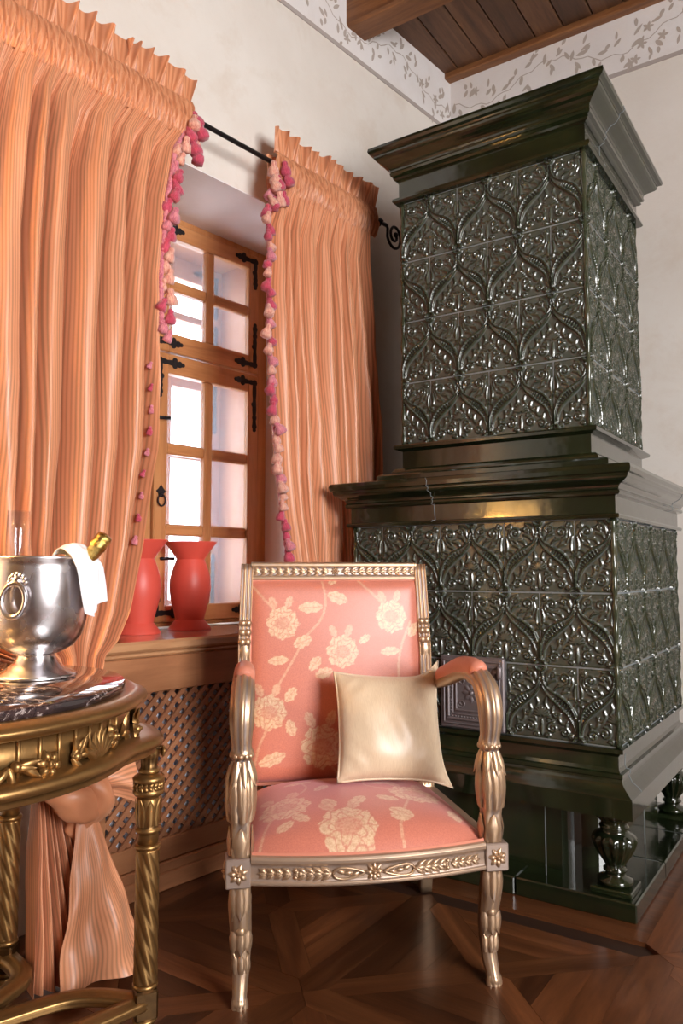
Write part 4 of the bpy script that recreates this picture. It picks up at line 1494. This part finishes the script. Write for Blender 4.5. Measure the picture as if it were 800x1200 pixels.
# crest rail, rolled back a little, carved
crest = MB()
def fcrest(u, v):
    x = -.260 + .520*u
    prof = [(-.018, .966), (-.022, .976), (-.020, .982), (-.017, .985), (-.017, 1.010), (-.022, 1.013), (-.020, 1.022), (-.005, 1.026), (.018, 1.022), (.020, .966)]
    q = v*(len(prof)-1); i = min(int(q), len(prof)-2); f = q-i
    return (x, by(1.0) + prof[i][0]*(1-f)+prof[i+1][0]*f, prof[i][1]*(1-f)+prof[i+1][1]*f)
crest.grid(8, 36, fcrest)
cr_o = crest.build('crest_rail', G, CH)
cv = MB()
for sx in (-1, 1):
    for k in range(10):
        x = .022 + .0235*k
        for dz in (-.55, .0, .55):
            orn_leaf(cv, (sx*x, by(1)-.0165, .9975), (sx, 0, dz), (0, -1, 0), .027, .011, .006, .2, 2)
orn_rosette(cv, (0, by(1)-.0165, .9975), (0, -1, 0), .014, .007, 8)
cv.build('crest_carving', G, cr_o)

# damask pattern: 0 ground, 1 cream flowers
def flower_mask(X, Y, flowers, leaves, stems):
    Mk = np.zeros(X.shape)
    for (fx, fy, r) in flowers:
        dx, dy = X-fx, Y-fy
        d = np.hypot(dx, dy); a = np.arctan2(dy, dx)
        edge = r*(.92 + .055*np.cos(8*a+.6) + .035*np.cos(17*a+1.0))
        m = (d < edge)*1.0
        ringd = np.abs(np.mod(d/r*3.1 + .5*np.cos(5*a), 1)-.5)
        m *= np.where((ringd < .10) & (d > .15*r), .25, 1.0)
        m *= np.where(np.hypot(dx*1.0, dy*1.25) < .46*r, .50, 1.0)
        m *= np.where(np.abs(np.sin(3.5*a+.3)) < .10*(d > .5*r), .35, 1.0)
        Mk = np.maximum(Mk, m)
        # bud leaves on top of each flower
        for da in (-.5, .35):
            Mk = np.maximum(Mk, leafm(X, Y, fx+.75*r*math.sin(da)*1.0, fy+.85*r, PI/2-da, r*.75, r*.42)*.70)
    for (lx, ly, a, ln, wd) in leaves:
        Mk = np.maximum(Mk, leafm(X, Y, lx, ly, a, ln, wd))
    for st in stems:
        d, s_, L = seg_dist(X, Y, [(p[0], p[1]) for p in smooth_path(st, 16)])
        Mk = np.maximum(Mk, (d < .0035)*.55)
    return Mk
def leafm(X, Y, lx, ly, a, ln, wd):
    c, s = math.cos(a), math.sin(a)
    u = ((X-lx)*c+(Y-ly)*s)/ln; v = (-(X-lx)*s+(Y-ly)*c)/wd
    w = np.sqrt(np.clip(np.sin(PI*np.clip(u, 0, 1)), 0, 1))*.5*(1+.12*np.cos(u*18))
    return ((np.abs(v) < w) & (u > 0) & (u < 1))*np.where(np.abs(v) < .05, .45, .95)

def pattern_attr(me, mask):
    at = me.attributes.new('pattern', 'FLOAT', 'POINT')
    at.data.foreach_set('value', np.asarray(mask, dtype=np.float32))

# back upholstery
BW0, BW1, BZ0, BZ1 = -.262, .262, .375, .970
NX, NZ = 210, 240
def fback(u, v):
    x = BW0 + (BW1-BW0)*u; z = BZ0 + (BZ1-BZ0)*v
    e = min(u, 1-u)*(BW1-BW0); e2 = min(v, 1-v)*(BZ1-BZ0)
    puff = .022*(1-math.exp(-e/.012))*(1-math.exp(-e2/.012)) + .012*math.sin(PI*u)*math.sin(PI*v)
    return (x, by(z) - .010 - puff, z)
mb = MB().grid(NX, NZ, fback)
ub = mb.build('back_cushion', M['damask'], CH)
V = np.array(mb.v)
def pc(x, y):   # from the panel's own measure (430 wide, 530 high)
    return (BW0 + (x-100)/430*(BW1-BW0), BZ1 - (y-80)/530*(BZ1-BZ0))
fl = [(*pc(178, 195), .052), (*pc(327, 272), .052), (*pc(455, 180), .052), (*pc(275, 520), .068), (*pc(145, 428), .055), (*pc(470, 480), .06)]
lv = [(*pc(218, 155), 0.05, .075, .034), (*pc(292, 118), -.35, .065, .036), (*pc(205, 255), .4, .06, .034), (*pc(142, 296), .1, .062, .026), (*pc(258, 335), .3, .055, .03), (*pc(425, 275), .05, .06, .026), (*pc(120, 562), .35, .085, .034), (*pc(205, 490), 1.9, .05, .03), (*pc(500, 235), .9, .05, .03), (*pc(245, 320), .9, .05, .03), (*pc(298, 92), .8, .05, .024), (*pc(185, 400), .9, .05, .03), (*pc(370, 250), .6, .04, .022)]
stm = [[pc(280, 84), pc(287, 140), pc(272, 190), pc(235, 232), pc(205, 290), pc(150, 390)], [pc(375, 84), pc(420, 130), pc(445, 155)], [pc(108, 100), pc(140, 140), pc(165, 165)], [pc(505, 195), pc(480, 260), pc(470, 330), pc(480, 420)], [pc(108, 585), pc(120, 520), pc(140, 470)], [pc(300, 575), pc(320, 600)]]
pattern_attr(ub.data, flower_mask(V[:, 0], V[:, 2], fl, lv, stm))
MB().grid(2, 10, lambda u, v: (-.268+.536*u, by(.36+.62*v)+.004, .36+.62*v)).build('back_board', M['padsilk'], CH)
# welt around the back panel
wp = [(BW0, by(BZ0)-.0115, BZ0), (BW0, by(.6)-.0115, .6), (BW0, by(.8)-.0115, .8), (BW0, by(BZ1)-.0115, BZ1), (BW1, by(BZ1)-.0115, BZ1), (BW1, by(.8)-.0115, .8), (BW1, by(.6)-.0115, .6), (BW1, by(BZ0)-.0115, BZ0)]
MB().tube(wp, .0045, 8).build('piping', M['padsilk'], CH)

# seat cushion
def seat_fn(u, v):
    yb_ = .470
    x0 = -(.300 - .022*v) + .0
    x = x0*(1-2*u)
    if v < .12 or u < .12 or u > .88:
        x *= 1.0
    yf_ = bow(max(-.29, min(.29, x))) + .006
    y = yf_ + (yb_-yf_)*v
    # notch around the arm posts
    e = min(u, 1-u)*.60; e2 = min(v, (1-v)*1.4)*.50
    cut = max(0.0, 1 - v/.10)
    x *= 1 - .085*cut - .0*cut
    z = .336 + .052*(1-math.exp(-e/.045))*(1-math.exp(-e2/.040)) + .030*math.sin(PI*u)*math.sin(PI*min(1, v*.85+.12))
    return (x, y, z)
mb = MB().grid(220, 180, seat_fn)
us = mb.build('seat_cushion', M['damask'], CH)
V = np.array(mb.v)
fl = [(-.050, .000, .075), (.160, .175, .072), (.055, .36, .062), (-.19, .135, .070)]
lv = [(-.07, .085, 1.9, .06, .034), (-.02, .09, 1.0, .06, .034), (-.14, .035, 2.3, .055, .03), (.065, .06, -.6, .065, .04), (.06, .03, -.3, .05, .03), (.05, .26, .3, .085, .03), (.235, .03, 1.6, .06, .036), (-.175, .33, .1, .08, .03), (-.10, .22, .9, .06, .03), (-.02, .33, 2.8, .06, .03), (.10, .11, 2.6, .06, .035), (-.22, .02, .6, .05, .03)]
stm = [[(.075, -.06), (.08, 0), (.12, .10), (.14, .14)], [(.05, .32), (.04, .24), (.10, .20)], [(-.27, -.03), (-.24, .06), (-.21, .10)], [(-.17, .18), (-.12, .26), (-.13, .35)]]
pattern_attr(us.data, flower_mask(V[:, 0], V[:, 1], fl, lv, stm))
MB().grid(60, 1, lambda u, v: (-.282+.564*u, bow(-.282+.564*u)+.004, .338+.010*v)).build('seat_welt', M['padsilk'], CH)

# ------------------------------------------------------------------ cream cushion on the chair
pil = empty('throw_pillow', CH.matrix_basis @ Vector((.124, .310, .556)), CH.rotation_euler[2])
tag(pil, 'square cream satin cushion leaning in the coral armchair', 'cushion')
HW = .154
def pil_fn(side):
    def f(u, v):
        a, b = u*2-1, v*2-1
        pin = 1 - .075*(1-abs(a)**2.5)*abs(b)**4
        pin2 = 1 - .075*(1-abs(b)**2.5)*abs(a)**4
        x = a*HW*pin2*1.02
        z = b*HW*pin
        th = .062*((1-abs(a)**2.6)*(1-abs(b)**2.6))**.55
        ca = math.hypot(abs(a)-1, abs(b)-1)
        w = .004*math.sin(9*a+5*b)*(1-abs(a))*(1-abs(b)) + .0045*math.sin(24*a*b + 3)*math.exp(-ca/.35)*(1-max(abs(a), abs(b)))*4
        # peaked upper right corner
        if a > 0 and b > 0:
            k = (a*b)**6
            x += .010*k; z += .048*k
        if a > 0 and b < 0:
            k = (a*-b)**6
            x += .016*k; z -= .012*k
        return (x, side*(th + w), z)
    return f
mb = MB()
mb.grid(48, 48, pil_fn(-1)); mb.grid(48, 48, pil_fn(1))
po = mb.build('cover', M['cream'], pil)
po.rotation_euler = (math.radians(-24), math.radians(3.5), math.radians(3))
pp = []
f0 = pil_fn(1)
for k in range(80):
    q = k/80*4
    i, t = int(q), q-int(q)
    u, v = [(t, 0), (1, t), (1-t, 1), (0, 1-t)][i]
    p = f0(u, v)
    pp.append((p[0], 0, p[2]))
po2 = MB().tube(pp, .0035, 6, closed=True).build('piping', M['cream'], pil)
po2.rotation_euler = po.rotation_euler

# ------------------------------------------------------------------ gilt round table
TC = (-1.54, .815)
tb = empty('console_table', (TC[0], TC[1], 0))
tag(tb, 'round gilt carved table with a dark marble top', 'table')
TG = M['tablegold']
MB().lathe([(.372, .752), (.380, .755), (.381, .768), (.377, .772)], 96).build('marble_top', M['marble'], tb)
LEGS = [(.233, .372), (-.190, .318), (-.233, -.372), (.190, -.318)]
LANG = [math.atan2(y, x) for x, y in LEGS]
def ress(k):
    def f(a, z):
        m = 0.0
        for b, wt in zip(LANG, (1, .0, 1, .0)):
            d = (a - b + PI) % (2*PI) - PI
            m = max(m, math.exp(-(d/.30)**4)*wt)
        return 1 + k*m
    return f
MB().lathe([(.350, .722), (.398, .724), (.412, .729), (.421, .737), (.420, .744), (.408, .749), (.402, .753), (.394, .7545), (.360, .7545)], 144, mod=ress(.012)).build('top_moulding', TG, tb)
fz = MB().lathe([(.372, .650), (.372, .724)], 144, mod=ress(.05)).build('frieze', TG, tb)
MB().lathe([(.340, .614), (.390, .615), (.398, .620), (.394, .628), (.408, .634), (.412, .645), (.404, .652), (.388, .656), (.373, .660)], 144, mod=ress(.125)).build('lower_moulding', TG, tb)
mb = MB()
for k in range(60):
    a = 2*PI*k/60
    c, s = math.cos(a), math.sin(a)
    mb.tube([(c*.374, s*.374, .655), (c*.374, s*.374, .722)], .0042, 6)
mb.build('flute_bars', TG, fz)
# garland of flowers, leaves and shells
ng = 40
rgl = random.Random(2)
for k in range(ng):
    a = math.radians(-70) + k/ng*2*PI
    c, s = math.cos(a), math.sin(a)
    z = .676 + .006*math.sin(k*1.3)
    rg = .380*ress(.06)(a, 0)
    p = np.array((c*rg, s*rg, z)); nn = (c, s, 0.15); tg = (-s, c, 0)
    typ = k % 5
    ga = MB()
    if typ == 0:      # shell
        for q in range(7):
            an = (q-3)*.33
            d = np.array(tg)*math.sin(an) + np.array((0, 0, 1))*math.cos(an)
            orn_leaf(ga, p + np.array((0, 0, -.026)), d, nn, .056, .016, .012, .6, 0)
    elif typ in (1, 3):
        orn_rosette(ga, p, nn, .026, .013, 6)
        orn_dome(ga, p + np.array(nn)*.008, nn, .009, .008)
    else:
        for q in range(5):
            an = rgl.uniform(-2.6, 2.6)
            d = np.array(tg)*math.cos(an) + np.array((0, 0, 1))*math.sin(an)
            orn_leaf(ga, p + np.array(tg)*rgl.uniform(-.012, .012), d, nn, .038, .016, .010, .8, 3)
        orn_dome(ga, p, nn, .010, .012)
    ga.build(('shell', 'carved_flower', 'leaf_cluster', 'carved_flower', 'leaf_cluster')[typ], TG, fz)

def table_leg(lx, ly):
    an = math.atan2(ly, lx)
    L = empty('leg', (lx, ly, 0), an, tb)
    def seg(prof, nm, mod=None, sg=40):
        return MB().lathe(prof, sg, mod=mod).build(nm, TG, L)
    seg([(.020, .0), (.024, .006), (.026, .02), (.020, .034), (.018, .040), (.026, .046), (.026, .052)], 'bun_foot')
    MB().box((-.024, -.024, .052), (.024, .024, .112), .004).build('stretcher_block', TG, L)
    zs = np.linspace(.124, .400, 90)
    mb = MB().lathe([(.022, .112), (.027, .116), (.027, .121), (.022, .124)], 40)
    mb.lathe([(.0245, z) for z in zs], 60, mod=lambda a, z: 1 + .10*abs(math.sin(4*a + z*62))-.05)
    mb.lathe([(.022, .400), (.028, .404), (.028, .409), (.023, .412)], 40)
    mb.build('twisted_shaft', TG, L)
    mb = MB().lathe([(.022, .412), (.0225, .432), (.024, .436), (.028, .439), (.028, .444), (.021, .447), (.024, .455), (.0255, .480), (.0255, .505), (.022, .511)], 40)
    for k in range(8):
        a = 2*PI*k/8
        d = (math.cos(a), math.sin(a), 0)
        orn_leaf(mb, (d[0]*.0235, d[1]*.0235, .450), (0, 0, 1), d, .058, .019, .005, .9, 4)
    mb.build('acanthus_shaft', TG, L)
    mb = MB().lathe([(.022, .511), (.030, .514), (.034, .519), (.034, .524), (.031, .527), (.031, .542), (.034, .545), (.035, .551), (.031, .555), (.022, .560)], 40)
    for k in range(18):
        a = 2*PI*k/18
        d = (math.cos(a), math.sin(a), 0)
        for dz in (1, -1):
            orn_leaf(mb, (d[0]*.030, d[1]*.030, .5345), (-d[1], d[0], dz*.9), d, .012, .008, .004, .3, 0)
    mb.build('leaf_ring', TG, L)
    mb = MB().lathe([(.019, .560), (.023, .563), (.023, .568), (.018, .571), (.018, .592), (.022, .598), (.024, .606), (.024, .615), (.026, .618)], 40, mod=lambda a, z: 1 + (.06*math.cos(12*a) if z > .59 else 0))
    for sy in (-1, 1):
        orn_spiral(mb, (.024, sy*.017, .606), (0, sy, 0), (0, 0, 1), (1, 0, 0), .013, .004, 1.4)
        orn_spiral(mb, (-.024, sy*.017, .606), (0, sy, 0), (0, 0, 1), (-1, 0, 0), .013, .004, 1.4)
    mb.box((-.024, -.024, .612), (.024, .024, .622), .003)
    mb.build('capital', TG, L)
    # block with shell above the leg on the frieze
    return (lx, ly)
lp = [table_leg(*p) for p in LEGS]
def stretcher(p, q):
    p, q = np.array((*p, .082)), np.array((*q, .082))
    mid = (p+q)/2
    inw = mid*.30; inw[2] = .082
    pts = smooth_path([p, p*.60+q*.22, inw, q*.60+p*.22, q], 40)
    for z in (0,):
        pts_ = [np.array((a[0], a[1], .082)) for a in pts]
        MB().tube(pts_, .024, 20, up=(0, 0, 1), sec=lambda a, i: (.62*(1+.12*math.cos(6*a)), 1.0*(1+.10*math.cos(6*a)))).build('stretcher', TG, tb)
for a, b in ((0, 1), (1, 2), (2, 3), (3, 0)):
    stretcher(lp[a], lp[b])

# ------------------------------------------------------------------ wine cooler with bottle, cloth and glasses
BC = Vector((-1.486, 1.023, .7725))
bk = empty('wine_cooler', BC)
tag(bk, 'silver footed wine cooler with ring handles on the marble table', 'wine cooler')
prof = [(.084, 0), (.086, .003), (.080, .008), (.062, .016), (.046, .030), (.038, .044), (.037, .050), (.052, .052), (.076, .066), (.092, .088), (.101, .118), (.1055, .155), (.106, .20), (.104, .235), (.1035, .248), (.107, .252), (.107, .257), (.103, .258),
        (.100, .252), (.101, .20), (.098, .14), (.08, .085), (.05, .06), (.001, .056)]
MB().lathe(prof, 72, cap=False).build('bowl', M['silver'], bk)
cam_dir = math.atan2(-BC.y, -BC.x)
for hk, (ang) in enumerate((cam_dir - .38, cam_dir - .38 + PI)):
    d = np.array((math.cos(ang), math.sin(ang), 0)); e = np.array((-math.sin(ang), math.cos(ang), 0))
    mb = MB()
    c0 = d*.106 + np.array((0, 0, .205))
    for k in range(7):
        a = PI*k/6
        orn_dome(mb, c0 + e*(.016*math.cos(a)) + np.array((0, 0, .016*math.sin(a) - .002)), d, .0065, .006, 10)
    orn_dome(mb, c0, d, .013, .012)
    ho = mb.build('handle_boss', M['silver'], bk)
    ring = []
    for k in range(30):
        a = 2*PI*k/30
        ring.append(c0 + d*(.014 + .010*(1-math.sin(a))*.4) + e*(.024*math.cos(a)) + np.array((0, 0, -.038 + .034*math.sin(a))))
    MB().tube(ring, .0055, 10, closed=True).build('ring', M['silver'], ho)
# bottle
p0 = Vector((-1.475, 1.030, .90)); p1 = Vector((-1.366, 1.104, 1.076))
ax = (p1 - p0).normalized()
bo = empty('champagne_bottle', p0 - ax*.04)
bo.rotation_mode = 'QUATERNION'
bo.rotation_quaternion = ax.to_track_quat('Z', 'Y')
tag(bo, 'champagne bottle with gold foil neck lying in the wine cooler', 'bottle')
Lb = (p1-p0).length + .04
MB().lathe([(.034, .0), (.036, .01), (.036, Lb-.16), (.030, Lb-.13), (.018, Lb-.09), (.0145, Lb-.05), (.0140, Lb-.02)], 28).build('glass_body', M['bottle'], bo)
MB().lathe([(.0195, Lb-.092), (.0165, Lb-.06), (.0162, Lb-.035), (.0185, Lb-.032), (.0185, Lb-.024), (.0170, Lb-.020), (.0178, Lb-.008), (.0150, Lb), (.004, Lb+.003)], 28, mod=lambda a, z: 1+.03*math.sin(7*a+z*300)).build('foil_capsule', M['foil'], bo)
# napkin over the rim
na = MB()
e_t = np.array((math.cos(cam_dir+.62), math.sin(cam_dir+.62), 0))    # where on the rim it hangs
def fnap(u, v):
    a = cam_dir + 1.00 + (u-.5)*(1.15 - .30*v) + .24*v
    # v: 0 inside, .35 rim, 1 hem
    if v < .34:
        q = v/.34
        r = .055 + .050*q; z = .262 + .016*math.sin(PI*q) - .010*(1-q) + .012*math.sin(u*PI)
    else:
        q = (v-.34)/.66
        r = .1095 + .014*math.sin(min(1, q*3)*PI/2) + .014*q*math.sin(u*7+1)*.6 + .014*q*u
        z = .262 - (.118 + .030*math.sin(u*5+.5)*.5)*q + .012*math.sin(u*PI)*(1-q)
    r += .0035*math.sin(u*19 + v*5)
    return (r*math.cos(a), r*math.sin(a), z)
na.grid(44, 40, fnap)
nap = na.build('napkin', M['linen'], None, BC)
tag(nap, 'white linen napkin hung over the rim of the wine cooler', 'napkin')
sol = nap.modifiers.new('thick', 'SOLIDIFY'); sol.thickness = .0022
# two champagne flutes leaning in the cooler
def flute():
    mb = MB()
    pr_ = [(.026, 0), (.025, .002), (.004, .006), (.0035, .065), (.008, .075), (.020, .110), (.0245, .160), (.0245, .21), (.0225, .245)]
    inner_ = [(r-.0013, z) for r, z in pr_[:4:-1]]
    mb.lathe(pr_ + inner_ + [(.001, .078)], 36, cap=False)
    return mb.mesh('champagne_flute', M['flute'])
flm = flute()
f1 = link('champagne_flute', flm, None, (-1.645, 1.075, .7725))
tag(f1, 'clear champagne flute between the wine cooler and the curtain folds', 'glass', 'champagne flutes on the table')
f1.scale = (1.1, 1.1, 1.50)
f2 = link('champagne_flute', flm, None, (-1.665, 1.010, .7725))
f2.scale = (1.1, 1.1, 1.50)
tag(f2, 'clear champagne flute next to the other flute, farther from the bottle', 'glass', 'champagne flutes on the table')

# ------------------------------------------------------------------ warm wall lamp beyond the long curtain
M['shade'] = Mat('lamp_shade', 0.8, 0, (0.9, 0.75, 0.5)).m
_b = M['shade'].node_tree.nodes['Principled BSDF']
_b.inputs['Emission Color'].default_value = (1.0, .55, .16, 1)
_b.inputs['Emission Strength'].default_value = 6.0
def wall_lamp(t, z, label, power):
    lm = empty('wall_lamp', LP(t, SW, z), LROT)
    tag(lm, label, 'lamp', 'brass wall lamps')
    MB().lathe([(.05, 0), (.052, .01), (.03, .018), (.01, .02)], 24).build('back_plate', M['brass'], lm).rotation_euler = (math.radians(90), 0, 0)
    MB().tube([(0, -.015, 0), (0, -.14, -.03), (0, -.32, .0), (0, -.34, .05)], .008, 10).build('arm', M['brass'], lm)
    MB().lathe([(.09, .05), (.06, .20)], 32, (0, -.34, 0), cap=False).build('lamp_shade', M['shade'], lm)
    ld = bpy.data.lights.new('lamp_bulb', 'POINT')
    ld.energy = power; ld.color = (1.0, .60, .22); ld.shadow_soft_size = .035
    lo = bpy.data.objects.new('lamp_bulb', ld)
    COL.objects.link(lo)
    lo.location = LP(t, SW-.34, z+.12)
wall_lamp(.40, 1.25, 'brass wall lamp with a glowing shade beside the long curtain', 50)
wall_lamp(-.25, 1.25, 'brass wall lamp with a glowing shade on the bare wall', 26)
